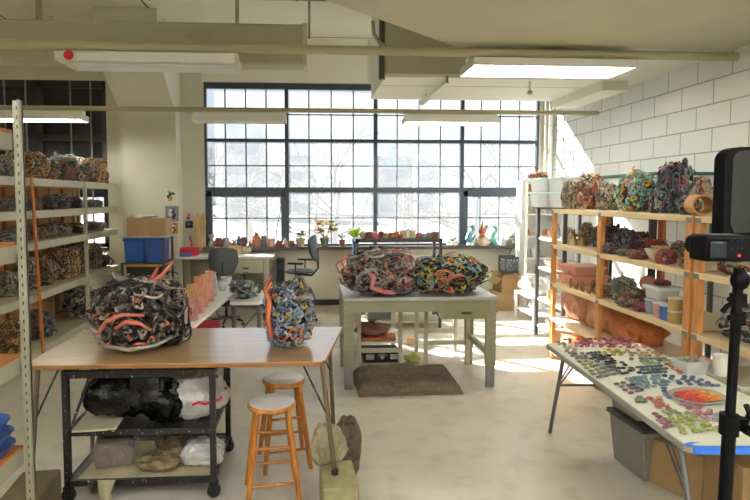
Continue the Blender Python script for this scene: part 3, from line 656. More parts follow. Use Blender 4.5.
ed = [j for j in range(nx+1)]+[(j+1)*(nx+1)+nx for j in range(ny)]+[ny*(nx+1)+nx-1-j for j in range(nx)]+[(ny-1-j)*(nx+1) for j in range(ny-1)]
for i in range(len(ed)): p_, q_ = ed[i], ed[(i+1)%len(ed)]; mb.f.append((p_, p_+nb, q_+nb, q_)); mb.mi.append(0)
FUR = mat('fabric_brown', '7d6f5a', .95, var=.35, vscale=30, bump=1, bscale=90)
mb.build('cushion_body', FUR, cs)
MB().tube([((u-.5)*W_*.985, -.018+.01*math.sin(u*20), .028) for u in [i/30 for i in range(31)]], .010, 6).build('piping', mat('fabric_brown2', '6a5e4c', .95), cs)

# ---------------------------------------------------------------- rack with fruit-like ceramics before the window
a = P(357, 329, z=0); b_ = P(441, 329, z=0)
RL = b_.x-a.x; RK = thing('black_rack', 'dark steel rack before the window with small red and white ceramics on top', 'rack', (a.x, a.y, 0))
RZ = 1.30
for x in (0, RL):
    for y in (0, .42): MB().box(x-.02, x+.02, y-.02, y+.02, 0, RZ+.0).build('post', DKGREY, RK, smooth=False)
MB().box(-.02, RL+.02, -.02, .44, RZ-.05, RZ).build('top_shelf', DKGREY, RK, smooth=False)
MB().box(0, RL, 0, .42, .33, .355).build('lower_shelf', CREAM, RK, smooth=False)
MB().box(0, RL, 0, .42, .08, .11).build('lower_shelf', CREAM, RK, smooth=False)

# ---- shape library for small ceramics
def prof_pot(kind, r, h):
    return {
     'bowl': [(0,0),(r*.4,0),(r*.75,h*.4),(r,h),(r*.93,h),(r*.65,h*.42),(0,h*.2)],
     'cup': [(0,0),(r*.8,0),(r,h*.1),(r,h),(r*.86,h),(r*.84,h*.15),(0,h*.12)],
     'vase': [(0,0),(r*.6,0),(r,h*.35),(r*.8,h*.65),(r*.42,h*.85),(r*.55,h),(r*.42,h),(r*.3,h*.85),(0,h*.5)],
     'jar': [(0,0),(r*.85,0),(r,h*.15),(r,h*.75),(r*.8,h*.82),(r*.85,h*.85),(r*.85,h),(0,h)],
     'dome': [(0,0),(r*.7,0),(r,h*.3),(r*.9,h*.6),(r*.5,h*.85),(r*.12,h*.95),(r*.1,h),(0,h)],
     'pitcher': [(0,0),(r*.95,0),(r,h*.3),(r*.9,h*.7),(r*.98,h),(r*.86,h),(r*.78,h*.7),(0,h*.3)],
     'plate': [(0,0),(r*.6,0),(r,h),(r*.96,h),(r*.6,h*.4),(0,h*.4)],
     'cone': [(0,0),(r,0),(r*.8,h*.3),(r*.3,h*.8),(0,h)],
    }[kind]
def pot(kind, label, loc, r, h, col, name=None, cat=None, handle=False, lid=None, sx=1, sy=1, rz=0, group=None, rough=.4, wob=0, m=None):
    name = name or {'bowl':'ceramic_bowl','cup':'ceramic_cup','vase':'ceramic_vase','jar':'ceramic_jar','dome':'ceramic_bell','pitcher':'clay_pitcher','plate':'ceramic_plate','cone':'ceramic_cone'}[kind]
    cat = cat or name.split('_')[-1]; m = m or glaze(col, rough)
    body = MB().lathe(prof_pot(kind, r, h), n=18, sx=sx, sy=sy, wob=wob)
    if handle or lid:
        t = thing(name, label, cat, loc, rz, group); body.build('body', m, t)
        if handle: MB().tube([(r*.85,0,h*.8),(r*1.5,0,h*.85),(r*1.6,0,h*.5),(r*1.3,0,h*.25),(r*.9,0,h*.25)], r*.13, 6).build('handle', m, t)
        if lid: MB().lathe([(0,h),(r*.97,h),(r*.97,h+.012),(0,h+.014)], n=18, sx=sx, sy=sy).build('lid', glaze(lid), t)
        return t
    return tag(body.build(name, m, loc=loc, rz=rz), label, cat, group)
def figure(label, loc, w, h, cols, seed, name='ceramic_figurine', cat='figurine', group=None):
    """small standing figurine: lumpy base with neck, knob and horns"""
    rg = random.Random(seed); mb = MB(); r = w/2
    mb.m(0).lathe([(0,0),(r*.8,0),(r,h*.12),(r*.75,h*.3),(r*.35,h*.45),(r*.3,h*.6),(0,h*.62)], n=10, wob=.12)
    mb.m(1).ell((0,0,h*.62), r*.55, r*.5, h*.16, 8, 6, lump=.4, seed=seed)
    for k in range(3):
        a_ = rg.uniform(0, 6.28); mb.m(rg.randrange(len(cols)))
        mb.tube([(0,0,h*.55),(math.cos(a_)*r*.6,math.sin(a_)*r*.4,h*.75),(math.cos(a_)*r*rg.uniform(.2,.9),math.sin(a_)*r*.4,h*rg.uniform(.85,1))], [r*.28,r*.2,r*.1], 6)
    for k in range(5):
        a_ = rg.uniform(0, 6.28); mb.m(rg.randrange(len(cols))).ell((math.cos(a_)*r*.75, math.sin(a_)*r*.75, h*rg.uniform(.1,.45)), r*.25, r*.25, r*.22, 6, 4)
    return tag(mb.build(name, [glaze(c) for c in cols], loc=loc), label, cat, group)

# ceramics on the rack top
rx0 = a.x; ry = a.y+.16
row = [(363,7,5,'lump','c9c0a0','pale green'),(369,8,6,'lump','b84a40','brick red'),(375,7,7,'fig','c0414a','crimson'),(381,6,6,'lump','c43a34','scarlet'),(386,6,5,'cup','c4a26a','tan'),
 (391,8,5,'lump','c9a878','sandy'),(396,6,6,'lump','e08a2a','orange'),(401,5,7,'fig','b8281e','dark red'),(406,8,8,'cup','e6dcc0','cream'),(412,8,8,'cup','d9ccaa','ivory'),
 (419,6,5,'lump','d06a5a','coral'),(424,6,4,'cup','8a9aa8','blue-grey'),(429,7,5,'lump','bcb8a0','stone'),(435,8,6,'lump','9a8a60','khaki')]
for i, (px, w_, h_, k, col, word) in enumerate(row):
    x = P(px, 235, Y=ry).x; s = ry/F; lab = f'{word} ceramic piece on top of the dark steel rack by the window'
    if k == 'lump': o = tangle(lab, (x, ry, RZ), w_*s, w_*s, h_*s*1.15, ['warm','plum','ochre','grey'][i%4], i, name='ceramic_piece', cat='ceramic'); 
    elif k == 'cup': o = pot('cup', lab, (x, ry, RZ), w_*s/2, h_*s, col, name='ceramic_piece', cat='ceramic')
    else: o = figure(lab, (x, ry, RZ), w_*s, h_*s*1.3, [col, 'd8c8a8', '5a4a3a'], i, name='ceramic_piece', cat='ceramic')
    if k == 'lump':
        o.data = o.data.copy(); mm = glaze(col)
        for j in range(0, len(o.data.materials), 2): o.data.materials[j] = mm
MB_ = MB(); MB_.tube([(-.06,0,.0),(-.05,0,.09),(0,0,.13),(.05,0,.09),(.06,0,0)], .008, 6); o = MB_.build('basket_handle', glaze('4a4238'), loc=(P(409,235,Y=ry).x, ry+.12, RZ)); tag(o, 'dark arched ceramic loop behind the cream cups on the rack', 'ceramic')
for i, (px, col, word) in enumerate(((364,'b5402b','rust'),(371,'d8c090','cream'),(378,'8a5a3a','brown'),(385,'c87a4a','copper'),(414,'c05040','red'),(422,'d09a5a','amber'),(430,'e0b8a0','peach'))):
    x = P(px, 310, Y=a.y+.12).x; pot('cup', f'{word} ceramic cup on the lower shelf of the dark rack', (x, a.y+.12, .356), .042, .085, col)
o = tag(MB().box(-.18, .18, -.1, .1, 0, .16).build('storage_crate', mat('slate_bin', '5c6268', .6), loc=(a.x+.33, a.y+.2, .111), bevel=.01), 'slate grey bin on the bottom shelf of the dark rack', 'crate')
# black bottles behind the rack on the sill wall
for px in (372, 381):
    p = P(px, 262, Y=WY-.35)
    pot('jar', ('dark tall canister behind the rack, closer to the blue vase' if px < 376 else 'dark tall canister behind the rack, closer to the ceramics'), (p.x, WY-.35, 0), .065, 1.08, '26262e', name='tall_canister', cat='canister')

# ---------------------------------------------------------------- left shelving
LSX = -3.13; LSB = -3.75; LY0 = 4.5; LY1 = 9.16
LZ = [2.11, 1.74, 1.38, .79, .15]
LS = thing('storage_shelving', 'long cream shelving unit with plywood back, full of wiry ceramic tangles', 'shelf', (LSX, LY0, 0))
L = LY1-LY0; D = LSX-LSB
for z in LZ:
    MB().box(-D, 0, 0, L, z-.018, z).build('shelf_board', mat('shelf_pale', 'd8cdb0', .6, var=.1), LS, smooth=False)
    MB().box(-.02, .006, 0, L, z-.085, z+.004).box(-D, 0, L-.006, L+.006, z-.085, z+.004).build('shelf_beam', CREAM, LS, smooth=False)
yp = P(86.5, 250, X=LSX).y-LY0
for y in (.02, .9, 1.55, yp, L-.03):
    if y in (.02, .9, yp):
        MB().box(-.02, .018, y-.025, y+.025, 0, LZ[0]).build('post', CREAM, LS, smooth=False)
        MB().box(.0178, .0192, y-.006, y+.006, .1, LZ[0]).build('slotted_strip', slotmat('slots_cream', 'c6c2ac'), LS, smooth=False)
MB().box(-D, -D+.04, L-.05, L, 0, LZ[0]).build('post', CREAM, LS, smooth=False)
MB().box(-D-.012, -D, 0, L, .1, LZ[0]-.05).build('back_panel', PLY, LS, smooth=False)
for k in range(12):
    y = .05+k*.4; MB().box(-D, -D+.03, y, y+.045, .1, LZ[0]-.09).build('batten', WOODO if k % 2 == 0 else CREAM, LS, smooth=False)
pt, pb = P(31.5, 176, X=LSX+.05), P(43.5, 352, X=LSX+.05); o = MB().bar(pt, (pb.x, pb.y, .012), .045, .02, up=(1,0,0)).build('wooden_board', WOODO, bevel=.002); tag(o, 'tall narrow orange wooden board standing against the cream shelving', 'board')
names5 = ['top shelf', 'second shelf from the top', 'third shelf from the top', 'fourth shelf from the top', 'bottom shelf']
LITEMS = [
 [(4,22,20,'sage','pale green'),(30,26,24,'mixo','orange-brown'),(49,19,18,'mix','grey-green wiry'),(64,22,23,'navy','blue-flecked wiry'),(80,21,22,'mix','dark brown'),(94,18,17,'grey','stone grey'),(108,17,22,'mixo','golden looped')],
 [(6,16,14,'sage','pale'),(22,14,15,'mix','dark mixed'),(34,14,13,'mixo','ochre'),(47,15,13,'mix','rust and grey'),(61,17,15,'wire','grey wiry'),(75,13,11,'navy','slate blue'),(91,10,8,'wire','small wiry'),(101,9,7,'grey','small stone grey'),(112,8,6,'sage','tiny grey-green')],
 [(6,16,14,'wire','wiry grey'),(21,14,15,'mix','black and white'),(34,14,15,'mixo','tan-streaked'),(47,14,14,'sage','sage'),(61,18,13,'grey','grey coiled'),(75,14,11,'black','black'),(93,11,9,'wire','small wiry'),(107,12,8,'sage','small sage')],
 [(8,20,22,'sage','dark green'),(25,18,26,'mix','white-streaked black'),(43,21,24,'mixo','yellow-flecked'),(60,22,27,'mixo','red-white streaked'),(77,17,29,'warm','tall red-brown'),(92,14,22,'mixo','orange-flecked'),(108,18,12,'black','low black')],
 [(6,24,28,'ochre','dark ochre'),(36,20,24,'navy','navy and green'),(78,26,26,'wire','black wiry')]]
sd_ = 1
for s, row in enumerate(LITEMS):
    for px, w_, h_, pal, word in row:
        p = P(px, 197, X=-3.36); p.y = min(p.y, 8.95); k = p.y/F; sd_ += 1; w_m = min(w_*k*1.12, .52); h_ *= (1.12 if s in (0, 3, 4) else .95)
        tangle(f'{word} ceramic tangle on the {names5[s]} of the cream shelving', (-3.38, p.y, LZ[s]+.001), w_m, w_m*1.15, h_*k, pal, sd_, wiry=True)
# ---- near rack at the very edge
NX = -1.195; NY = 2.40
RACKC = mat('rack_enamel', 'a6a38e', .5, var=.12, vscale=6)
NR = thing('steel_rack', 'cream perforated steel rack with chipboard shelves close to the camera', 'rack', (NX, NY, 0))
for x, y in ((0,0),(-.5,0),(0,-1.3),(-.5,-1.3)):
    MB().box(x-.036, x, y-.012, y+.002, 0, 2.3).box(x-.003, x, y-.04, y, 0, 2.3).build('post', RACKC, NR, smooth=False)
    if y == 0: MB().box(x-.022, x-.013, y-.0135, y-.0121, .03, 2.29).build('slotted_strip', slotmat('slots_rack', 'a6a38e'), NR, smooth=False)
for z in (.44, .83, 1.23, 1.71, 2.18):
    MB().box(-.5, -.047, -1.3, .0, z-.015, z).build('shelf_board', mat('chipboard', 'b5733c', .7, var=.25, vscale=60), NR, smooth=False)
    MB().box(-.075, -.047, -1.3, .0, z-.085, z-.016).box(-.5, -.06, -.03, -.002, z-.085, z-.016).build('shelf_beam', RACKC, NR, smooth=False)
for k, (r_, h_) in enumerate(((.105,.05),(.10,.04),(.09,.035))):
    o = pot('plate', ['blue glazed dish at the bottom of the stack on the near rack', 'blue glazed dish in the middle of the stack on the near rack', 'blue glazed dish on top of the stack on the near rack'][k], (NX-.13, NY-.12, .831+k*.052), r_, .05, '2a4f9c', rough=.2)
tangle('green-black wiry tangle on the near rack with chipboard shelves', (NX-.17, NY-.16, 1.231), .19, .2, .22, 'wire', 77)
tangle('dark ochre tangle low on the near rack', (NX-.17, NY-.16, .441), .2, .2, .22, 'ochre', 78)
o = pot('jar', 'tall pale blue plastic container on the near rack', (NX-.13, NY-.13, 1.711), .06, .25, 'b9c6d8', name='plastic_container', cat='container')

# ---------------------------------------------------------------- window wall corner: pictures, desk, chairs, bins
def pic(label, px0, px1, py0, py1, Y, cols, frame=None):
    a_, b_ = P(px0, py1, Y=Y), P(px1, py0, Y=Y); w = b_.x-a_.x; h = b_.z-a_.z
    t = thing('photo_print', label, 'picture', (a_.x, Y-.006, a_.z))
    MB().box(0, w, 0, .004, 0, h).build('paper', mat('paper_'+cols[0], cols[0], .7), t, smooth=False)
    m = MB(); rg = random.Random(int(px0*7+py0))
    for i in range(9):
        m.m(i % (len(cols)-1)); m.ell((w*rg.uniform(.3,.7), -.001, h*rg.uniform(.15,.85)), w*rg.uniform(.08,.2), .0015, h*rg.uniform(.07,.14), 8, 4)
    m.build('printed_shape', [mat('ink_'+c, c, .7) for c in cols[1:]], t)
pic('white print with dark and yellow shapes, topmost on the column', 165, 178, 189, 204.5, 9.2, ['dcdcd4','33352c','c9a82a','4a4a40'])
pic('grey print with dark shapes, middle one on the column', 165.5, 178.5, 206, 221.5, 9.2, ['7d828e','23242a','d8d6d0','3a3a48'])
pic('small orange and brown print, lowest on the column', 167.5, 178, 222.5, 234, 9.2, ['c98f4c','e8dcc0','8a4a22','6a3c20'])
pic('small pink and dark print on the wall beside the column', 185.5, 192, 213, 220, WY, ['e2c6b8','9a3a3a','5a3a3a'])
pic('small dark print on the wall beside the column', 185.5, 193, 221, 228, WY, ['2b2f3a','8a90a8','15161c'])
DKX0 = P(172, 257, Y=8.85).x; DKX1 = P(273.5, 257, Y=8.85).x; DKZ = P(200, 257, Y=8.85).z
w_ = DKX1-DKX0
DK = thing('office_desk', 'long white-topped beige metal desk under the first window bay', 'desk', (DKX0, 8.85, 0))
MB().box(0, w_, 0, .7, DKZ-.04, DKZ).build('desktop', WHITEP, DK, bevel=.008)
for x in (.06, w_-.16):
    for y in (.03, .6): MB().box(x, x+.09, y, y+.05, 0, DKZ-.04).build('leg', CREAM, DK, smooth=False)
MB().box(.1, w_-.1, .62, .64, .3, DKZ-.04).build('back_panel', STEELB, DK, smooth=False)
db = MB().box(w_-.72, w_-.17, .02, .55, DKZ-.27, DKZ-.04).build('drawer_box', CREAM, DK, smooth=False)
dr = MB().box(w_-.70, w_-.19, .0, .02, DKZ-.25, DKZ-.06).build('drawer', CREAM, DK, bevel=.004); MB().box(w_-.49, w_-.40, -.012, 0, DKZ-.20, DKZ-.175).build('drawer_pull', DKGREY, dr)
SEATM = mat('chair_vinyl_grey', '3e4144', .45, var=.1); 
def office_chair(label, loc, rz, seat_z):
    t = thing('office_chair', label, 'chair', loc, rz)
    MB().ell((0,0,seat_z), .24, .23, .045, 20, 8, flat=seat_z-.03).build('seat', SEATM, t)
    bk_ = MB(); vs = []; n = 12
    pts = []
    for i in range(n+1):
        u = i/n*2-1
        for j in range(n+1):
            v = j/n*2-1; k = (1-min(1, abs(u))**4*.0)
            sx_ = math.copysign(abs(u)**1, u)*.21*(1-.28*max(0, -v)**2-.12*max(0, v)**3); pts.append((sx_, .22+.05*(1-u*u)*.8-.03*v, seat_z+.36+v*.20*(1-.16*u*u*u*u-.1*u*u)))
    fs_ = [(i*(n+1)+j, i*(n+1)+j+1, (i+1)*(n+1)+j+1, (i+1)*(n+1)+j) for i in range(n) for j in range(n)]
    bk_.add(pts, fs_); o = bk_.build('backrest', SEATM, t); sm = o.modifiers.new('s', 'SOLIDIFY'); sm.thickness = .045; sm.offset = 0; bv = o.modifiers.new('b', 'BEVEL'); bv.width = .015; bv.segments = 3; bv.limit_method = 'ANGLE'
    MB().tube([(0,.0,seat_z-.05),(0,.2,seat_z-.06),(0,.3,seat_z+.05),(0,.29,seat_z+.36)], .016, 8).build('back_bracket', BLACKP, t)
    MB().tube([(0,0,.10),(0,0,seat_z-.03)], .022, 10).build('gas_post', BLACKP, t)
    for k in range(5):
        a_ = k*2*PI/5+.3; e = (.27*math.cos(a_), .27*math.sin(a_), .075)
        MB().tube([(0,0,.115), e], [.022,.014], 6).build('base_leg', BLACKP, t)
        MB().ell((e[0], e[1], .027), .026, .02, .027, 8, 6).build('caster', BLACKP, t)
    for s in (-1, 1):
        MB().tube([(s*.1,0,seat_z-.04),(s*.27,.02,seat_z-.03),(s*.28,.02,seat_z+.14)], .011, 6).build('arm_post', BLACKP, t)
        MB().box(s*.28-.03, s*.28+.03, -.1, .14, seat_z+.135, seat_z+.165).build('armrest', BLACKP, t, bevel=.01)
    return t
p = P(222.5, 262, Y=7.9); office_chair('grey office chair pushed to the desk with its back to the room', (p.x, 8.2, 0), PI, P(222, 262, Y=7.9).z-.36)
p = P(299, 273, Y=8.3); c2 = office_chair('grey office chair turned sideways beside the desk under the window', (p.x, 8.4, 0), -PI/2-.25, P(299, 272, Y=8.3).z)
p = P(280, 290, Y=9.1); t = thing('computer_tower', 'slim black computer tower on a stand between desk and chair', 'computer', (p.x, 9.15, 0))
MB().box(-.065, .065, 0, .35, .42, .86).build('case', BLACKP, t, bevel=.008); MB().box(-.05, .05, -.006, 0, .70, .82).build('drive_front', mat('dark_blue_grey', '2c3240', .3), t)
MB().box(-.09, .09, -.02, .37, 0, .42).build('stand', mat('dark_stand', '2e2f33', .6), t, bevel=.004)
# bins and boxes
by = 8.15; x0 = P(122, 262, Y=by).x; x1 = P(164, 262, Y=by).x; zb = P(140, 263, Y=by).z; w_ = x1-x0
BR = thing('grey_cart', 'grey metal rack holding the blue bins beside the column', 'rack', (x0, by, 0))
for x in (0, w_):
    for y in (0, .5): MB().box(x-.015, x+.015, y-.015, y+.015, 0, zb+ (.36 if x else .0)).build('post', DKGREY, BR, smooth=False)
MB().box(0, w_, 0, .5, zb-.02, zb).build('shelf', DKGREY, BR, smooth=False); MB().box(0, w_, 0, .5, .12, .14).build('shelf', DKGREY, BR, smooth=False)
MB().box(-.02, w_+.02, -.02, .52, zb+.37, zb+.385).build('top_board', mat('board_grey', 'a8aaa8', .5), BR, smooth=False)
def bin_(label, loc, w, d, h, m, lidm=None, name='storage_bin', cat='bin', taper=.9):
    t = thing(name, label, cat, loc); b_ = MB(); k = taper
    b_.add([(-w/2*k,-d/2*k,0),(w/2*k,-d/2*k,0),(w/2*k,d/2*k,0),(-w/2*k,d/2*k,0),(-w/2,-d/2,h),(w/2,-d/2,h),(w/2,d/2,h),(-w/2,d/2,h)],
           [(0,3,2,1),(4,5,6,7),(0,1,5,4),(1,2,6,5),(2,3,7,6),(3,0,4,7)]); b_.build('bin_body', m, t, bevel=.01)
    b2_ = MB().box(-w/2-.012, w/2+.012, -d/2-.012, d/2+.012, h-.02, h+.012); b2_.build('bin_lid' if lidm else 'rim', lidm or m, t, bevel=.006); return t
BLUEP = mat('blue_plastic', '1f4f9e', .35); YEL = mat('yellow_plastic', 'd0a92a', .4)
bin_('blue plastic bin on the grey rack, beside the cream shelving', (x0+.155, by+.2, zb+.001), .27, .36, .34, BLUEP)
bin_('blue plastic bin on the grey rack, beside the column prints', (x0+.455, by+.2, zb+.001), .27, .36, .34, BLUEP)
bin_('black storage bin with yellow lid below the blue bins', (x0+w_/2, by+.25, .141), w_*.92, .42, .36, BLACKP, YEL)
bin_('black storage bin with yellow lid, upper one below the blue bins', (x0+w_/2, by+.25, .515), w_*.88, .42, zb-.02-.515-.02, BLACKP, YEL)
def carton(label, loc, w, d, h, rz=0, flaps=False, m=CARD):
    t = thing('cardboard_box', label, 'box', loc, rz)
    if not flaps: MB().box(-w/2, w/2, -d/2, d/2, 0, h).build('carton', m, t, bevel=.004); MB().box(-w/2-.001, w/2+.001, -.02, .02, h-.02, h+.001).build('tape', mat('tape_tan', 'b08a58', .3), t, smooth=False)
    else:
        b_ = MB(); th = .005
        b_.box(-w/2, w/2, -d/2, d/2, 0, th); b_.box(-w/2, w/2, -d/2, -d/2+th, 0, h); b_.box(-w/2, w/2, d/2-th, d/2, 0, h); b_.box(-w/2, -w/2+th, -d/2, d/2, 0, h); b_.box(w/2-th, w/2, -d/2, d/2, 0, h)
        b_.build('carton', m, t, smooth=False)
        for s in (-1, 1):
            f_ = MB(); f_.add([(s*w/2,-d/2,h),(s*w/2,d/2,h),(s*(w/2+.1),d/2,h-.09),(s*(w/2+.1),-d/2,h-.09)], [(0,1,2,3)]); f_.build('flap', m, t, smooth=False).modifiers.new('s', 'SOLIDIFY').thickness = .004
            f_ = MB(); f_.add([(-w/2,s*d/2,h),(w/2,s*d/2,h),(w/2,s*(d/2+.08),h+.07),(-w/2,s*(d/2+.08),h+.07)], [(0,1,2,3)]); f_.build('flap', m, t, smooth=False).modifiers.new('s', 'SOLIDIFY').thickness = .004
    return t
tz = zb+.386; hb = P(140, 218, Y=by).z-tz
carton('tan cardboard box on top of the blue bins, closer to the shelving', (x0+.20, by+.24, tz), .30, .36, hb, .1); carton('tan cardboard box on top of the blue bins, closer to the column', (x0+.50, by+.24, tz), .25, .34, hb*.95, -.05)
o = MB().ell((0,0,.02), .2, .12, .03, 16, 6, lump=.5, seed=3, flat=0).build('folded_cloth', mat('cloth_white', 'e4e0d4', .9, bump=.5), loc=(x0+.28, by+.2, tz+hb+.001)); tag(o, 'crumpled white cloth on the tan cardboard box', 'cloth')
# things on the desk
o = MB().box(-.14, .14, -.09, .09, 0, .13).build('red_box', mat('red_plastic', 'c8202a', .4), loc=(P(187, 250, Y=9.1).x+.04, 9.1, DKZ+.001), bevel=.01); tag(o, 'small red box on the desk by the column', 'box')
o = MB().box(-.09, .09, -.06, .06, 0, .05).build('blue_box', mat('blue_light', '3a72b8', .4), loc=(P(186, 254, Y=8.95).x, 8.93, DKZ+.001), bevel=.01); tag(o, 'flat blue box in front of the red box on the desk', 'box')
t = MB(); pts = [P(x, y, Y=9.45) for x, y in ((194,251),(195,232),(193,221),(197,213),(200,218),(203,212),(206,222),(204,236),(207,251))]
t.add([(p.x, 9.45, p.z) for p in pts]+[(p.x, 9.49, p.z) for p in pts], [tuple(range(9)), tuple(range(17, 8, -1))]+[(i, i+9, (i+1)%9+9, (i+1)%9) for i in range(9)])
o = t.build('driftwood', mat('driftwood_m', 'd0b184', .8, var=.3, vscale=6, stretch=(5,5,1), bump=.6)); tag(o, 'pale upright driftwood slab with branching tips on the desk by the window', 'wood')
o = MB().tube([(0,0,0),(.01,0,.2),(-.02,0,.27),(.02,0,.32)], [.02,.012,.02,.008], 6).build('paint_brush', mat('brush_red', 'a83a2c', .5), loc=(P(190, 250, Y=9.3).x+.02, 9.3, DKZ+.001)); tag(o, 'red-tipped twig standing on the desk beside the driftwood', 'twig')
for px, w_, h_, col, lab in ((218,6,6,'d8c49c','first tan bisque tile by the driftwood'),(225,5,6,'cdb88e','second tan bisque tile by the driftwood'),(235,13,7,'c4a06a','wide brown ceramic slab in the desk row'),(247,9,6,'b0a48c','grey ceramic slab at the end of the desk row')):
    x = P(px, 250, Y=9.35).x; s = 9.35/F
    o = MB().box(-w_*s/2, w_*s/2, -.012, .012, 0, h_*s*1.15).build('ceramic_tile', glaze(col), loc=(x, 9.32, DKZ+.001), bevel=.008); tag(o, f'{lab}, propped at the desk back', 'tile')
# ---- window sill pieces
SILLY = WY-.11
def sx_(px): return P(px, 243, Y=SILLY).x
sk = SILLY/F
SILL = [(211,'fig',8,14,['b9bfae','8f9a86','d2cdb8'],'pale green horned'),(219,'lump',9,9,'grey','grey-green lumpy'),(226,'cup',6,9,'b4b2a6','grey ribbed'),(230,'cone',5,6,'b86840','small rust-coloured'),
 (234,'fig',7,8,['6d7f7a','cfd2c4','3a4a48'],'blue-grey knobbed'),(239,'vase',5,11,'4a4060','dark violet'),(243,'lump',7,10,'plum','plum and red'),(249,'fig',6,7,['8c6a5a','b8a08c','4a3c38'],'brown knobbed'),
 (256,'dome',9,15,'a85f3a','teardrop-shaped orange and grey'),(263.5,'jar',6,11,'5b5a5a','dark square-shouldered'),(271,'handle',8,8,'c79a84','pink-tan handled'),(279,'lump',6,6,'grey','low grey'),(285,'cone',7,9,'c9c4b4','pale pointed'),(291,'lump',7,6,'warm','small orange-red'),(284,'dome',4,4,'b8342a','tiny red')]
for i, (px, k, w_, h_, c_, word) in enumerate(SILL):
    lab = f'{word} ceramic on the window sill of the first bay'; loc = (sx_(px), SILLY+(.06 if k == 'fig' else 0)-(.08 if word == 'tiny red' else 0), SZ+.001); w_ *= sk; h_ *= sk
    if k == 'fig': figure(lab, loc, w_, h_, c_, i+40)
    elif k == 'lump': tangle(lab, loc, w_, w_, h_, c_, i, name='ceramic_piece', cat='ceramic')
    else: pot('pitcher' if k == 'handle' else k, lab, loc, w_/2, h_, c_, name='ceramic_piece', cat='ceramic', handle=(k == 'handle'), wob=.05)
def leaf(mb, p, d, L, w, up=Vector((0,0,1))):
    d = d.normalized(); s = d.cross(up); s = s.normalized() if s.length > .01 else Vector((1,0,0)); n_ = s.cross(d)
    mb.add([p, p+d*L*.35+s*w*.5+n_*L*.05, p+d*L*.75+s*w*.4+n_*L*.02, p+d*L-n_*L*.08, p+d*L*.75-s*w*.4+n_*L*.02, p+d*L*.35-s*w*.5+n_*L*.05, p+d*L*.5-n_*.004], [(0,1,6),(1,2,6),(2,3,6),(3,4,6),(4,5,6),(5,0,6)])
def plant(label, loc, pr, ph, pcol, leafcols, n, L, wl, H, spread, seed, stems=True):
    rg = random.Random(seed); t = thing('potted_plant', label, 'plant', loc)
    MB().lathe([(0,0),(pr*.7,0),(pr,ph),(pr*.88,ph),(pr*.8,ph*.8),(0,ph*.8)], n=16).build('pot', glaze(pcol), t)
    sm = MB(); lm = MB(); tips = []
    for k in range(max(4, n//5)):
        a_ = rg.uniform(0, 6.28); q = Vector((math.cos(a_)*spread*rg.uniform(.2,1), math.sin(a_)*spread*.6, ph+H*rg.uniform(.3,1)))
        sm.tube([(0,0,ph*.7), q*.5+Vector((0,0,ph*.5)), q], .005, 5); tips.append(q)
    sm.build('stem', mat('stem_green', '6d7a3c', .6), t)
    for k in range(n):
        q = tips[k % len(tips)]; a_ = rg.uniform(0, 6.28); lm.m(rg.randrange(len(leafcols)))
        leaf(lm, q, Vector((math.cos(a_), math.sin(a_), rg.uniform(-.2,.9))), L*rg.uniform(.7,1.2), wl)
    lm.build('foliage', [mat('leaf_'+c, c, .5) for c in leafcols], t); return t
plant('small succulent in a striped cream pot on the window sill', (sx_(300.5), SILLY, SZ), .085, .14, 'b9a48a', ['4f7a44','3c5e38','86a06a'], 26, .10, .05, .10, .06, 1)
plant('bushy yellow-leaved plant with red tips in a dark green pot on the sill', (sx_(324.5), SILLY, SZ), .085, .15, '5e6a50', ['b9b53a','d8c24a','8aa23c','d07a5a'], 60, .14, .09, .30, .17, 2)
plant('little cactus-like plant in a brown pot on the window sill', (sx_(342), SILLY, SZ), .06, .11, '8c5a48', ['5c7a5c','4a5f50'], 16, .08, .04, .08, .03, 3)
bv_ = thing('potted_plant', 'spiky lime green plant in a slim blue vase beside the dark rack', 'plant', (P(355, 240, Y=8.9).x, 8.9, 0))
bz = P(355, 238, Y=8.9).z
MB().lathe([(0,bz-.3),(.05,bz-.3),(.035,bz-.15),(.06,bz-.01),(.05,bz),(0,bz-.02)], n=14).build('vase', glaze('3f86c8', .25), bv_)
lm = MB(); rg = random.Random(9)
for k in range(40):
    a_ = rg.uniform(0, 6.28); leaf(lm, Vector((0,0,bz-.02)), Vector((math.cos(a_)*.6, math.sin(a_)*.6, rg.uniform(.5,1.4))), rg.uniform(.14,.3), .025, Vector((0,.2,1)))
lm.build('foliage', mat('leaf_lime', 'a8cc3c', .5), bv_)
MB().box(-.16, .16, -.15, .15, 0, bz-.301).build('plant_stand', WOODO, bv_, bevel=.005)
R2 = [(452,'fig',12,10,['d0ccb8','b8b8a6','e0dccc'],'low pale cream'),(470.5,'bird',10,21,['3f7f86','2c5a64','a9cfd0'],'tall blue-green bird-shaped'),(482,'fig',15,24,['c9b79a','b8402c','8a6a4a'],'tall cream and red antlered'),(493.5,'bird',9,20,['4fa392','7fc4b4','2f6f66'],'sea green bird-shaped'),
      (502,'cone',9,10,'9db8b4','pale blue mound'),(508,'lump',6,6,'teal','small teal'),(518,'tail',18,12,'teal','colourful lumpy piece with a tall dark tail'),(524,'lump',10,12,'plum','dark violet lump')]
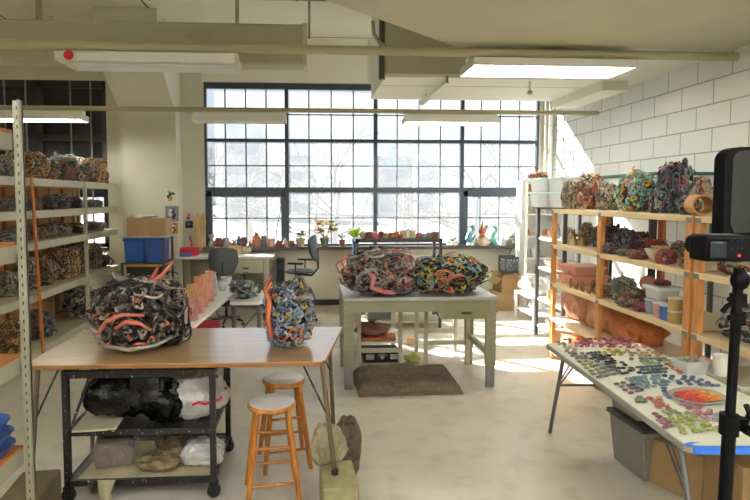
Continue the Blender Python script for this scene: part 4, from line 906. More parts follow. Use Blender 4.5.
for i, (px, k, w_, h_, c_, word) in enumerate(R2):
    lab = f'{word} ceramic on the window sill near the white shelf' if k != 'tail' else 'lumpy ceramic with a tall dark curved tail on the window sill'; loc = Vector((sx_(px), SILLY+(-.09 if i == 7 else -.02), SZ+.001)); w_ *= sk; h_ *= sk
    if k == 'fig': figure(lab, loc, w_, h_, c_, i+70)
    elif k == 'bird':
        t = thing('ceramic_figurine', lab, 'figurine', loc); ms = [glaze(c) for c in c_]; r = w_/2
        MB().lathe([(0,0),(r*.9,0),(r*.8,h_*.12),(r*.4,h_*.2),(0,h_*.25)], n=12, wob=.1).build('base', ms[2], t)
        MB().tube([(0,0,h_*.15),(-r*.5,0,h_*.35),(-r*.3,0,h_*.55),(r*.4,0,h_*.7),(r*.5,0,h_*.85),(r*.1,0,h_*.98)], [r*.6,r*.75,r*.6,r*.35,r*.3,r*.45], 8).build('body', ms[0], t)
        MB().tube([(-r*.4,0,h_*.4),(r*.4,0,h_*.3),(r*.9,0,h_*.5)], [r*.4,r*.3,r*.1], 6).build('wing', ms[1], t)
    elif k in ('lump','tail'):
        o = tangle(lab, loc, w_, w_*.7, h_, c_, i, name='ceramic_piece', cat='ceramic')
        if k == 'tail':
            tg = thing('ceramic_piece', lab, 'ceramic', loc); o.parent = tg; o.location = (0,0,0); o.name = 'body'
            for q in ('label', 'category'): 
                if q in o: del o[q]
            MB().tube([(0,0,h_*.7),(.02,0,h_*1.2),(.05,0,h_*1.55),(.04,0,h_*2.0)], [.03,.02,.018,.02], 8).build('tail', glaze('3a2f36'), tg)
    else: pot(k, lab, loc, w_/2, h_, c_, name='ceramic_piece', cat='ceramic', wob=.15)
o = MB(); o.box(-.3, .3, -.03, .03, 0, .012); oo = o.build('sill_tray', DKGREY, loc=(sx_(466)-.02, SILLY-.07, SZ)); tag(oo, 'flat dark tray on the sill between cream and blue-green figurines', 'tray')

# ---------------------------------------------------------------- side table with pink pitchers and second little table
SH = .74
ang = math.radians(3.8)
a_ = P(242, 286, z=SH); b_ = P(191, 329, z=SH)
tl = (a_-b_).length; tw = .55
PT = thing('side_table', 'narrow white folding table with pink and peach clay pitchers on it', 'table', (b_.x, b_.y, 0), -math.atan2(a_.x-b_.x, a_.y-b_.y))
MB().box(-tw, 0, 0, tl, SH-.03, SH).build('tabletop', WHITEP, PT, bevel=.008)
for x in (-tw+.06, -.06):
    for y in (.15, tl-.15): MB().tube([(x, y, SH-.03), (x, y, 0)], .014, 8).build('leg', GREYM, PT)
for y, s in ((.15, 1), (tl-.15, -1)): MB().tube([(-tw/2, y, .35), (-tw/2, y+s*.4, SH-.03)], .01, 6).build('leg_brace', GREYM, PT); MB().tube([(-tw+.06, y, .35), (-.06, y, .35)], .01, 6).build('cross_tube', GREYM, PT)
PIT = [(192,320,12,18,'c98a80','pitcher','square-shouldered rose'),(199,313,9,24,'d2866e','pitcher','rose pink'),(205,307,8,27,'dc9478','vase','tall salmon'),(194,306,12,18,'dda870','pitcher','peach'),(210,301,8,25,'e09a88','pitcher','slim pink'),(200,298,10,18,'d98f64','pitcher','terracotta'),
       (186,309,10,16,'e0a458','cup','golden peach'),(206,292,9,14,'c8795c','pitcher','brick-coloured'),(215,296,5,20,'c4ccd0','vase','slim pale grey')]
for i, (px, py, w_, h_, col, kd, word) in enumerate(PIT):
    p = P(px, py, z=SH); k = p.y/F
    pot(kd, f'{word} clay {"vase" if kd=="vase" else "cup" if kd=="cup" else "pitcher"} on the narrow white side table', (p.x, p.y, SH+.001), w_*k*.6, h_*k*1.2, col, handle=(kd == 'pitcher'), rz=1.2+i, rough=.6, sx=1, sy=.85)
for i, (px, py, w_, word) in enumerate(((222,291,11,'nearer'),(226,286,12,'farther'))):
    p = P(px, py, z=SH); k = p.y/F; o = pot('bowl', f'clear crumpled plastic bowl, the {word} one, at the far end of the side table', (p.x, p.y, SH+.001), w_*k/2, .12, '', name='plastic_bowl', cat='bowl', m=clearm('plastic_bowl_m', 'd8dde0', .55, .15), wob=.08)
o = MB().box(-.14, .14, -.1, .1, 0, .1).build('red_crate', mat('red_crate_m', 'b02a3c', .5), loc=(*P(206, 322, z=.55).xy, .45)); 
tag(o, 'red plastic crate on the grey box beyond the wooden table', 'crate')
p = P(206, 322, z=.55); o = MB().box(-.2, .2, -.15, .15, 0, .449).build('grey_box', mat('grey_box_m', '8a8c8c', .6), loc=(p.x, p.y, 0), bevel=.01); tag(o, 'plain grey box on the floor beyond the wooden table', 'box')
q0 = P(244, 291, z=SH); q1 = P(262, 291, z=SH)
t = thing('small_table', 'small white plastic table holding a dark wire tangle', 'table', (-.745, 6.45, 0), .1)
MB().prism([(-.18,-.36),(.12,-.40),(.18,-.34),(.21,.34),(.16,.38),(-.18,.36)], SH-.035, SH).build('tabletop', WHITEP, t, bevel=.01)
for x, y in ((-.15,-.3),(.13,-.3),(-.15,.3),(.15,.3)): MB().tube([(x,y,SH-.03),(x,y,0)], .014, 8).build('leg', GREYM, t)
MB().tube([(-.15,-.28,.3),(.13,-.28,.62)], .009, 6).build('leg_brace', GREYM, t)
p = P(239, 300, z=SH); tangle('dark grey and black wiry tangle on the small white plastic table', (-.76, 6.38, SH+.001), .30, .40, .20, 'wire', 92)
tangle('small dark tangle behind the blue-grey sculpture on the small table', (-.68, 6.66, SH+.001), .18, .18, .12, 'black', 93)
# bigger dark tangle peeking behind the upright sculpture

# ---------------------------------------------------------------- wooden shelving on the right
_f = P(551.5, 358, z=0); WX_ = _f.x; WB = WX_+.62; WYF = _f.y; WYM = P(602, 197, X=WX_).y; WYN = P(692.5, 197, X=WX_).y; print('wood', _f, WYM, WYN); WZ = [1.76, 1.35, .90, .50, .12]
def wood_unit(label, ys, name='wooden_shelving'):
    t = thing(name, label, 'shelf', (WX_, ys[0], 0)); L = ys[-1]-ys[0]; D = WB-WX_
    for y in ys:
        for x in (0, D):
            MB().box(x-.02, x+.02, y-ys[0]-.035, y-ys[0]+.035, 0, WZ[0]).build('post', WOODO if x else WOOD, t, smooth=False, bevel=.002)
    for z in WZ:
        MB().box(0, D, 0, L, z-.016, z).build('shelf_board', mat('shelf_board_pale', 'e6d6b8', .6, var=.08), t, smooth=False)
        MB().box(-.022, .0, -.03, L+.03, z-.045, z).build('shelf_rail', mat('rail_pale', 'e6cda0', .6), t, smooth=False)
    for y in ys[:1]+ys[-1:]:
        for z in WZ[1:]: MB().box(.02, D-.02, y-ys[0]-.01, y-ys[0]+.01, z-.06, z-.017).build('cross_rail', WOOD, t, smooth=False)
    for y in ys:
        for z in WZ[:3]: MB().box(-.024, -.0205, y-ys[0]-.03, y-ys[0]+.03, z-.05, z-.012).build('joint_plate', mat('plate_grey', '8e8e8e', .4, metal=.6), t, smooth=False)
    return t
wood_unit('three-post pine shelving along the block wall holding colourful ceramic tangles', [WYN, WYM, WYF])
wood_unit('second pine shelving unit beside the camera stand, holding the cardboard tube', [WYN-1.9, WYN-1.0, WYN-.10])
def RY(px, X=3.1): return min(P(px, 197, X=X).y, WYF-.09)
def ritem(px, w_, h_, pal, lab, z, seed, X=3.08, dw=1.0, name='ceramic_sculpture', cat='sculpture'):
    y = RY(px, X); k = y/F; return tangle(lab, (X, y, z+.001), min(w_*k*dw, .54), w_*k, h_*k, pal, seed, name=name, cat=cat)
# top row
TOP = [(569,19,30,'grey','curly stone grey tangle on top of the pine shelving, beside the plastic bins'),(590,24,38,'warm','grey and orange tangle with an orange tip on top of the pine shelving'),(608,22,28,'sage','knotty grey-brown tangle on top of the pine shelving'),
       (638,37,42,'teal','round pale blue tangle with orange and yellow coils on top of the pine shelving'),(672,33,54,'navy','tallest slate blue tangle with orange tips on top of the pine shelving'),(657,14,26,'blue','small blue-grey tangle wedged between the round and the tallest one'),
       (699,22,38,'warm','red-brown tangle with orange coils on top of the pine shelving'),(686,14,20,'blue','small pale blue tangle at the foot of the red-brown one')]
for i, (px, w_, h_, pal, lab) in enumerate(TOP):
    ritem(px, w_, h_, pal, lab, WZ[0], 120+i, X={657:2.98, 686:2.95, 569:2.99, 699:3.28}.get(px, 3.12))
for i, (y, pal, w_, h_, lab) in enumerate(((3.72,'plum',.26,.26,'dark plum tangle behind the cardboard tube'),(3.40,'ochre',.34,.20,'low ochre and black tangle beyond the cardboard tube'),(3.05,'warm',.3,.3,'red-brown tangle behind the camera monitor'))):
    tangle(lab+' on the second pine unit', (3.18, y, WZ[0]+.001), w_, w_, h_, pal, 140+i)
t = thing('cardboard_tube', 'short thick cardboard tube lying on the second pine unit', 'tube', (WX_+.10, 4.0, WZ[0]+.081))
n = 24; m = MB(); vs = []
for r_, y_ in ((.079,-.12),(.079,.16),(.066,.16),(.066,-.12)):
    for j in range(n): q = 2*PI*j/n; vs.append((r_*math.cos(q), y_, r_*math.sin(q)))
m.add(vs, [(k*n+j, k*n+(j+1)%n, ((k+1)%4)*n+(j+1)%n, ((k+1)%4)*n+j) for k in range(4) for j in range(n)]); m.build('tube_wall', mat('tube_board', 'c09258', .7), t)
t.rotation_euler.z = -.4
# second row: figurines, vases, tangles, bowls
r2 = WZ[1]
for i, (px, w_, h_, cols, word) in enumerate(((563,7,17,['c9953a','e8dcc0','6a3c2a'],'amber and cream'),(569,7,15,['d8a840','b8862c','efe2c0'],'golden'),(574,6,19,['e2d4b4','c08a30','5a4030'],'cream spotted'),(579,6,18,['cfa040','8a5a2a','efe6d0'],'honey brown'))):
    y = RY(px, 3.0); k = y/F; figure(f'{word} figurine on the second shelf of the pine shelving', (3.0+.05*(i%2), y, r2+.001), w_*k, h_*k, cols, 160+i)
for i, (px, w_, h_, pal, lab) in enumerate(((587,14,24,'grey','grey ruffled vase-like tangle'),(598,10,22,'blue','slim blue-grey tangle beside the middle post'),(612,22,26,'navy','navy and orange tangle behind the middle post'),(628,22,25,'blue','blue-grey coiled tangle'),(642,22,25,'plum','black and plum tangle'),(656,24,20,'plum','long dusty pink tangle'),(682,20,21,'sage','olive and mauve tangle'))):
    ritem(px, w_, h_, pal, lab+' on the second shelf of the pine shelving', r2, 170+i, X=3.15)
def rp(kind, px, w_, h_, col, lab, z, X=2.95, **k_):
    y = RY(px, X); k = y/F; return pot(kind, lab, (X, y, z), w_*k/2, h_*k, col, **k_)
rp('bowl', 662, 30, 13, 'e6dfca', 'large off-white bowl on the second shelf of the pine shelving', r2+.001, X=2.98)
rp('bowl', 662, 18, 7, 'd9c98c', 'small pale yellow bowl resting in the large off-white bowl', r2+.075, X=2.98)
for i, (px, w_, h_, pal, lab) in enumerate(((626,14,8,'sage','flat pale leaf-shaped ceramics clump at the shelf edge'),(640,20,9,'grey','low pile of grey ceramic scraps at the shelf edge'),(614,18,12,'mix','dark scrap clump just past the middle post'),(668,20,16,'plum','mauve clump behind the off-white bowl'),(688,14,12,'grey','pale ruffled ceramic clump near the near post'))):
    ritem(px, w_, h_, pal, lab, r2, 180+i, X=2.92, name='ceramic_piece', cat='ceramic')
# third row
r3 = WZ[2]
PKP = mat('pink_plastic', 'e3a08c', .5); ORP = mat('orange_film', 'd98a5a', .4, var=.2, bump=.8, bscale=10, bdist=.05)
bin_('shallow pink plastic tub on the third shelf', (3.15, RY(583, 3.15), r3+.001), .42, .40, .10, PKP)
bin_('smaller pink plastic tub stacked on the shallow one', (3.15, RY(583, 3.15), r3+.115), .36, .34, .09, mat('pink_plastic2', 'ebb3a2', .5))
for i in range(7):
    px = 573+i*3.1; y = RY(px, 2.88); pot('vase', 'small brown clay bottle in the row at the third shelf edge', (2.88+.02*(i%2), y, r3+.001), .02, .10, '9a6238', name='clay_bottle', cat='bottle', group='small brown clay bottles on the third pine shelf')
for i, (px, w_, h_, pal, lab) in enumerate(((566,9,14,'grey','pale pinkish clump at the end of the third shelf'),(598,13,12,'ochre','yellow and white lumpy piece behind the middle post'),(609,12,11,'ochre','golden lumpy piece beside the leafy tangle'),(626,24,26,'sage','leafy grey-green tangle with red petals'),(632,24,9,'grey','low spread of pinkish scraps at the shelf edge'),(645,18,10,'plum','mauve scrap pile before the clear tub'),(676,12,18,'ochre','rust coloured tangle behind the jars'),(614,18,14,'warm','brown and cream clump before the leafy tangle'),(640,22,18,'mixo','golden green clump beyond the clear tub'),(604,12,9,'grey','small pale clump by the middle post'))):
    ritem(px, w_, h_, pal, lab+' on the third shelf', r3, 190+i, X=3.0 if h_ > 10 else 2.9)
o = MB().ell((0,0,.075), .075, .075, .075, 18, 12).build('clay_ball', mat('clay_ball_m', 'd0937c', .7), loc=(3.2, RY(651, 3.2), r3+.11)); tag(o, 'smooth pinkish clay ball on a tin on the third shelf', 'ball')
o = MB().lathe([(0,0),(.07,0),(.07,.109),(0,.109)], n=18).build('tin', mat('tin_brown', '9a6a4a', .5), loc=(3.2, RY(651, 3.2), r3+.001)); tag(o, 'short brown tin under the pinkish clay ball', 'tin')
FROST = clearm('frosted_plastic', 'e9eef0', .75, .35)
y = RY(663, 2.97)
bin_('frosted plastic container stacked on blue-labelled tubs on the third shelf', (2.99, y, r3+.135), .19, .2, .10, FROST, mat('frost_lid', 'e4eaea', .4), name='plastic_container', cat='container')
for i, (px, X, col, lab) in enumerate(((655,2.93,'8fa0b4','grey-blue'),(663,2.90,'c89a8c','pink and blue'),(670,2.89,'3f66b0','bright blue'))):
    yy = RY(px, X); t = thing('plastic_tub', f'small {lab} lidded tub under the frosted container', 'tub', (X, yy, r3+.001)); MB().lathe([(0,0),(.04,0),(.046,.05),(.048,.115),(0,.115)], n=16).build('tub_body', mat('tub_'+col, col, .4), t); MB().lathe([(0,.115),(.051,.115),(.051,.128),(0,.13)], n=16).build('lid', FROST, t)
tangle('small dark wiry clump on the lid of the frosted container', (2.99, y, r3+.25), .13, .13, .05, 'plum', 203, name='ceramic_piece', cat='ceramic')
for i, (px, X, z0, lab) in enumerate(((679,2.9,0,'lower'),(679,2.9,.105,'upper'))):
    yy = RY(px, X); t = thing('glass_jar', f'{lab} clear jar of yellowish clay beside the near pine post', 'jar', (X, yy, r3+.001+z0)); MB().lathe([(0,0),(.05,0),(.052,.02),(.052,.085),(0,.085)], n=18).build('jar_body', mat('jar_ochre', 'b9a066', .3), t); MB().lathe([(0,.085),(.055,.085),(.055,.1),(0,.101)], n=18).build('lid', mat('lid_pale', 'd9d0b8', .4), t)
# fourth row: crumpled orange and pink plastic, wrapped
r4 = WZ[3]
for i, (px, X, rx, ry, rz_, col, lab) in enumerate(((572,3.12,.20,.17,.17,'e6b09a','pale pink crumpled plastic bundle at the far end of the fourth shelf'),(590,3.12,.21,.22,.19,'e3a184','pink crumpled plastic bundle beside the middle post'),(612,3.12,.2,.22,.18,'e2a27c','peach crumpled plastic bundle just past the middle post'),(640,3.12,.21,.34,.14,'d07838','wide orange crumpled bag on the fourth shelf'))):
    sack(lab, (X, RY(px, X), r4+.001), rx, ry, rz_, mat('film_'+col, col, .4, var=.25, vscale=6, bump=1, bscale=12, bdist=.05), 210+i, 'plastic_bundle', cat='bundle', lump=.8)
ritem(664, 14, 10, 'grey', 'small grey-white clump at the near end of the fourth shelf', r4, 215, X=2.95, name='ceramic_piece', cat='ceramic')
for i, (px, w, d, h, col, lab) in enumerate(((572,.4,.5,.2,'d8b08c','tan box at the far end of the bottom pine shelf'),(610,.42,.7,.24,'c8642c','wide orange tub on the bottom pine shelf'),(655,.42,.5,.22,'b9855c','brown box at the near end of the bottom pine shelf'))):
    o = MB().box(-w/2, w/2, -d/2, d/2, 0, h).build('storage_box', mat('stor_'+col, col, .6), loc=(3.1, RY(px, 3.1), WZ[4]+.001), bevel=.01); tag(o, lab, 'box')
# second unit shelves
for i, (y, z, w, h, pal, lab) in enumerate(((3.66,WZ[1],.34,.16,'warm','low brown and cream tangle'),(3.34,WZ[1],.3,.18,'ochre','ochre tangle'),(3.64,WZ[2],.34,.24,'wire','dark green-black tangle'),(3.3,WZ[2],.3,.2,'sage','olive tangle'))):
    tangle(lab+(' high' if z > 1 else ' lower')+' on the second pine unit behind the camera', (3.08, y, z+.001), w, w, h, pal, 220+i)
for i, (y, z, lab, w) in enumerate(((3.62,WZ[3],'empty white plastic tray on the fourth shelf of the second pine unit',.5),(3.05,WZ[3],'second white plastic tray behind the camera pole',.5))):
    bin_(lab, (3.1, y, z+.001), w, .42, .13, mat('tray_white', 'e2e0d4', .4), name='plastic_tray', cat='tray', taper=.8)
carton('brown carton on the bottom shelf of the second pine unit', (3.1, 3.5, WZ[4]+.001), .45, .6, .3)

# ---------------------------------------------------------------- black steel shelf, plastic bins, white shelf, bench
BX0, BX1, BY0, BY1 = 3.12, 3.7, 6.55, 7.35
BS = thing('black_shelving', 'black steel shelving beyond the pine shelves with clear bins on top', 'shelf', (BX0, BY0, 0))
for x in (0, BX1-BX0):
    for y in (0, BY1-BY0): MB().box(x-.02, x+.02, y-.02, y+.02, 0, 1.765).build('post', DKGREY, BS, smooth=False)
for z in (1.765, 1.35, .95, .52, .15):
    MB().box(0, BX1-BX0, 0, BY1-BY0, z-.03, z).build('shelf_board', mat('shelf_white2', 'dcdad0', .5) if z < 1.7 else DKGREY, BS, smooth=False)
for i, (y, z, k, w, h, col, lab) in enumerate(((7.25,1.35,'cup',.09,.1,'c08a6a','tan cup'),(7.05,1.35,'vase',.1,.2,'8aa0c0','blue vase'),(6.8,1.35,'jar',.1,.17,'d8b8a8','pinkish jar'),(7.25,.95,'bowl',.16,.09,'e2d8c4','cream bowl'),(6.95,.95,'cup',.1,.12,'b9794a','brown cup'),
      (7.2,.52,'cup',.1,.1,'c09068','tan mug'),(7.0,.52,'jar',.1,.12,'d8cfc0','pale jar'),(6.75,.52,'bowl',.16,.09,'a85f40','rust bowl'),(7.1,.15,'bowl',.2,.1,'d8d0be','wide pale bowl'))):
    pot(k, f'{lab} on the black steel shelving, {"second" if z>1.3 else "third" if z>.9 else "fourth" if z>.5 else "bottom"} level', (3.25, y, z+.001), w/2, h, col)
CLB = clearm('clear_bin', 'f6f9fb', .72, .3); TEALL = mat('teal_lid', '5f8a8e', .4)
def clear_bin(label, loc, w, d, h, cols, lid=TEALL):
    t = bin_(label, loc, w, d, h, CLB, lid, name='plastic_bin', cat='bin')
    m = MB(); rg = random.Random(int(loc[1]*99)); 
    for k in range(7): m.m(k % len(cols)).ell((rg.uniform(-w*.3,w*.3), rg.uniform(-d*.3,d*.3), rg.uniform(.25,.6)*h), .06, .06, h*.22, 8, 5)
    m.build('bin_contents', [mat('cont_'+c, c, .7) for c in cols], t)
zt_ = 1.766
LIDW = mat('lid_pale_blue', 'cfe0e4', .4)
clear_bin('lower clear bin with red and white contents, closer to the window', (3.22, 7.22, zt_), .42, .36, .19, ['d0604c','e8e8e4','7fb0a8'], LIDW)
clear_bin('upper clear bin with green-edged lid, closer to the window', (3.22, 7.22, zt_+.205), .42, .36, .17, ['d8e0e0','c87060','4f8a80'], LIDW)
clear_bin('lower clear bin with blue contents, closer to the pine shelving', (3.30, 6.80, zt_), .42, .40, .19, ['8a9ab8','e8e8e4','c88a80'], LIDW)
clear_bin('upper clear bin, closer to the pine shelving', (3.30, 6.80, zt_+.205), .42, .40, .17, ['b8c4d8','e8ecec','d8d8e0'], LIDW)
o = MB().box(0, .62, 0, 1.5, 0, .36).build('bin_body', CLB); t = thing('plastic_bin', 'long clear bin with dark teal lid behind the top ceramics, against the wall', 'bin', (3.58, 5.5, zt_))
o.parent = t; MB().box(-.02, .64, -.02, 1.52, .36, .395).build('bin_lid', mat('teal_dark', '3f6468', .45), t, bevel=.01)
st_ = thing('wall_ledge', 'narrow steel ledge on posts behind the pine shelving carrying the long bin', 'ledge', (3.5, 5.45, 0))
MB().box(0, .72, 0, 1.6, 1.735, 1.765).build('ledge_board', WHITEP, st_, smooth=False)
for x in (.03, .69):
    for y in (.03, 1.0): MB().box(x-.02, x+.02, y-.02, y+.02, 0, 1.735).build('post', DKGREY, st_, smooth=False)
# tall white shelf by the window corner
sx0 = P(526.5, 250, Y=8.75).x; W5 = thing('white_bookcase', 'tall narrow white open shelf by the window corner holding small pots', 'shelf', (sx0, 8.75, 0))
wz = [P(530, y, Y=8.75).z for y in (196, 214, 236, 258)]+[.6, .1]
TOPZ = P(530, 181, Y=8.75).z
for x in (0, .62): MB().box(x-.035, x+.012, 0, .4, 0, TOPZ).build('side_panel', WHITEP, W5, smooth=False)
MB().box(0, .62, .39, .4, 0, TOPZ).build('back_panel', WHITEP, W5, smooth=False)
for z in wz+[TOPZ-.01]: MB().box(0, .62, 0, .39, z-.02, z).build('shelf_board', WHITEP, W5, smooth=False)
o = MB().box(-.11, .11, -.1, .1, 0, .2).build('wooden_box', mat('brown_wood', '8a6a48', .6), loc=(sx0+.13, 8.9, wz[0]+.001), bevel=.004); tag(o, 'brown wooden box at the top of the white shelf', 'box')
for i, (lv, dx, k, w, h, col, word) in enumerate(((1,.08,'cup',.09,.12,'a8b4a0','grey-green'),(1,.2,'jar',.09,.15,'b89880','tan'),(1,.34,'cup',.09,.11,'d8c8b4','cream'),(2,.08,'cone',.1,.12,'c87a50','orange'),(2,.2,'bowl',.12,.08,'e0c8a8','pale peach'),(2,.36,'cup',.08,.1,'b06a4a','rust'),
     (3,.07,'jar',.08,.14,'9ab09c','pale green'),(3,.17,'jar',.08,.15,'dfe0d4','white'),(3,.28,'jar',.08,.13,'8c9c88','sage'),(4,.1,'bowl',.16,.1,'d8cfc0','stone'))):
    pot(k, f'small {word} pot on the white shelf, level {["one","two","three","four","five"][lv]}', (sx0+dx, 8.88, wz[lv]+.001), w/2, h, col)
tangle('orange and pale wiry clump poking out above the white shelf', (sx0+.25, 8.9, TOPZ+.001), .3, .3, .16, 'warm', 231)
# low white bench
bz_ = .42; pA = P(513, 290, z=bz_); WB_ = thing('white_bench', 'low white two-tier bench with plastic bags by the black shelving', 'bench', (pA.x+.02, 7.75, 0))
bl = pA.y-7.75
MB().box(0, .5, 0, bl, bz_-.03, bz_).build('bench_top', WHITEP, WB_, bevel=.004); MB().box(.02, .48, .02, bl-.02, .14, .16).build('lower_shelf', WHITEP, WB_, smooth=False)
for x in (.02, .48):
    for y in (.02, bl-.02): MB().box(x-.02, x+.02, y-.02, y+.02, 0, bz_-.03).build('leg', WHITEP, WB_, smooth=False)
for i, (y, z, rr_, lab) in enumerate(((8.5,bz_,.13,'pinkish white plastic bag on top of the white bench, towards the boxes'),(8.05,bz_,.15,'white plastic bag on top of the white bench, towards the room'),(8.2,.161,.09,'white plastic bag on the lower tier of the white bench'))):
    sack(lab, (pA.x+.25, y, z+.001), rr_*1.2, rr_*1.2, rr_, BAGW if i else mat('bag_pinkish', 'ecd8cf', .4, bump=1, bscale=12, bdist=.05), 240+i, 'plastic_bag', lump=.8)
# cartons and milk crate by the window wall
pc = P(509, 309, z=0)
carton('lower cardboard carton under the milk crate by the window wall', (pc.x-.05, 9.12, 0), .44, .4, .30)
carton('open cardboard carton with flaps, on top of the lower carton', (pc.x+.0, 9.15, .301), .38, .36, .24, .1, True)
carton('small cardboard carton beside the lower carton near the workbench', (pc.x-.40, 8.95, 0), .24, .3, .22)
t = thing('milk_crate', 'dark grey lattice milk crate on the open carton by the window', 'crate', (P(512, 268, Y=9.15).x, 9.15, .625)); m = MB(); w, d, h = .34, .32, .27
m.box(-w/2, w/2, -d/2, d/2, 0, .012)
for s in (-1, 1):
    m.box(-w/2, w/2, s*d/2-.006, s*d/2+.006, h-.04, h); m.box(s*w/2-.006, s*w/2+.006, -d/2, d/2, h-.04, h)
    m.box(-w/2, w/2, s*d/2-.006, s*d/2+.006, 0, .03); m.box(s*w/2-.006, s*w/2+.006, -d/2, d/2, 0, .03)
    for k in range(7):
        x = -w/2+.02+k*(w-.04)/6
        for kk in (-1, 1):
            x2 = max(-w/2, min(w/2, x+kk*.12)); m.bar((x, s*d/2, .02), (x2, s*d/2, h-.02), .008)
    for x in (-w/2, w/2): m.box(x-.01, x+.01, s*d/2-.01, s*d/2+.01, 0, h)
m.build('crate_body', mat('crate_grey', '46484c', .5), t, smooth=False)
MB().box(-w/2+.02, w/2-.02, -d/2+.02, d/2-.02, .012, .2).build('crate_contents', mat('contents_blue', 'a9b8c4', .7, var=.3, vscale=20), t)
pipe('thin dark cable hanging on the wall above the milk crate', [P(512, 247, Y=WY-.01), P(510, 253, Y=WY-.01), P(506, 260, Y=WY-.02)], .006, DKGREY, 'cable', 'wall_cable')
pipe('white vertical pipe in the window corner', [(WX1+.14, WY-.14, 0), (WX1+.14, WY-.14, ZC)], .035, WHITEW)

# ---------------------------------------------------------------- glaze test table
GZ = .745
gt = thing('glaze_table', 'white folding table covered in rows of small glazed clay pieces, blue tape at one end', 'table')
c1 = P(545, 343, z=GZ); c4 = P(687, 447, z=GZ); dy = Vector((c1.x-c4.x, c1.y-c4.y, 0)).normalized(); dx = Vector((dy.y, -dy.x, 0)); gl = (c1-c4).length; gw = .77
gt.location = (c4.x, c4.y, 0); gt.rotation_euler.z = math.atan2(dy.y, dy.x)-PI/2
tp = [(.03,0),(gw-.03,0),(gw,.03),(gw,gl-.03),(gw-.03,gl),(.03,gl),(0,gl-.03),(0,.03)]
MB().prism(tp, GZ-.035, GZ-.001).build('tabletop', mat('table_grey_rim', '9a968c', .5), gt, bevel=.004)
MB().prism([(x*.98+.008, y*.99+.01) for x, y in tp], GZ-.001, GZ+.0005).build('white_paper', mat('paper_cover', 'dcdccc', .7, var=.06, vscale=5), gt)
BT = mat('blue_tape', '2c6fd0', .5)
MB().box(.03, gw-.03, -.003, .012, GZ-.034, GZ+.0015).build('blue_tape', BT, gt, smooth=False); MB().prism([(.0,.0),(.05,.0),(.035,.03),(.09,.045),(.05,.05),(.0,.03)], GZ+.0004, GZ+.0016).build('blue_tape', BT, gt, smooth=False)
MB().box(.25, .62, gl-.03, gl-.005, GZ+.0004, GZ+.0014).build('blue_tape', BT, gt, smooth=False)
for y in (.17, gl-.2):
    s = 1 if y < 1 else -1
    for x in (.07, gw-.07):
        MB().tube([(x, y, GZ-.04), (x-.0, y-s*.24, 0)], .0145, 10).build('leg', GREYM, gt)
        MB().tube([(x+.01, y+s*.20, GZ-.04), (x, y-.10*s, .42)], .006, 6).build('leg_brace', GREYM, gt)
        MB().tube([(x+.01, y+s*.13, GZ-.04), (x, y-.10*s, .44)], .005, 6).build('leg_brace', GREYM, gt)
    MB().tube([(.07, y-s*.1, .44), (gw-.07, y-s*.1, .44)], .01, 8).build('leg_crossbar', GREYM, gt)
# groups of pieces: far-left, far-right, near-right, near-left pixel corners unprojected on the table; rows x columns; colours
GRP = [
 ('dark rose', [(563,339.5),(629,338.5),(641,349.5),(576,348)], 16, 5, ['8c3a44','a8505a','c47a80','7a2e3a']),
 ('brick red', [(636,343),(645,343),(668,356),(655,356)], 3, 6, ['c8503c','d0604c','d88a6a']),
 ('stone grey', [(553,341.5),(563,343),(594,361),(575,361)], 4, 8, ['8a8676','6f6c60','a09a88','7a8070']),
 ('mustard yellow', [(597,350),(622,350),(627,357),(606,357)], 6, 3, ['c9a82c','b8942a','d8bc50']),
 ('peach brown', [(625,350),(648,350),(662,358),(631,358)], 7, 3, ['c08a5c','cf9a6c','c87a54']),
 ('slate black', [(585,354),(603,352),(642,375),(622,376)], 5, 10, ['2c3034','3c4248','22262a','4a5458']),
 ('grey-green stone', [(588,362),(600,361),(622,375),(606,379)], 4, 5, ['7c7e74','94948a','66706a']),
 ('olive and mustard', [(577,362),(586,361),(606,378),(598,381)], 3, 6, ['8a8a4a','a89a3c','8c8472','747a5c']),
 ('sage green', [(627,359),(666,358),(674,365),(640,366)], 8, 3, ['7a9a6c','92a878','a8b87c','5f8060']),
 ('deep teal', [(634,367),(660,366),(674,374),(645,376)], 6, 3, ['2f5560','3c6a70','285060']),
 ('scarlet', [(664,364),(669,364),(686,374),(680,376)], 2, 5, ['c83c34','d8584a']),
 ('sky blue', [(623,379),(658,376),(672,386),(642,391)], 8, 5, ['6a94a8','5a88a0','7fa8b4','4f7c98']),
 ('cobalt blue', [(661,376),(690,377),(722,388),(678,386)], 8, 4, ['3f66a0','34548c','5a7cb0','28406c']),
 ('mauve and charcoal', [(613,384),(626,382),(644,393),(630,396)], 4, 4, ['7a4a54','5a3c44','3c3e3c','8c6068']),
 ('ultramarine', [(657,388),(664,388),(676,399),(668,401)], 2, 4, ['3c5cb0','4a6cc0','6a8ab8']),
 ('orange red', [(641,398.5),(660,398),(676,411),(662,414)], 4, 5, ['c8643c','d8523a','d07a50']),
 ('rose pink', [(675,402),(686,402),(728,418),(706,423)], 5, 9, ['cc6a80','d88494','b85a6c','d07888']),
 ('dusty mauve', [(652,414),(660,413),(673,428),(664,431)], 2, 5, ['a05a68','94505c','b07480']),
 ('moss green', [(661,412),(684,411),(690,415),(668,417)], 5, 2, ['7a8a44','8c9c50','6c7c3c']),
 ('lime green', [(668,418),(698,415),(722,431),(682,437)], 7, 5, ['a8b83c','98ac34','c0c454','8c9c38']),
 ('pale lilac', [(708,418),(718,414),(732,426),(722,430)], 3, 4, ['b8a8b4','a89aa8','c8bcc4']),
 ('dark green', [(632,397.5),(641,398),(648,404),(636,404)], 2, 3, ['5c7050','6c7c5c','7c8c6c']),
]
tok_base = MB().ell((0,0,.5), .5, .5, .5, 10, 6, flat=.08)
tm = {}
toks = []
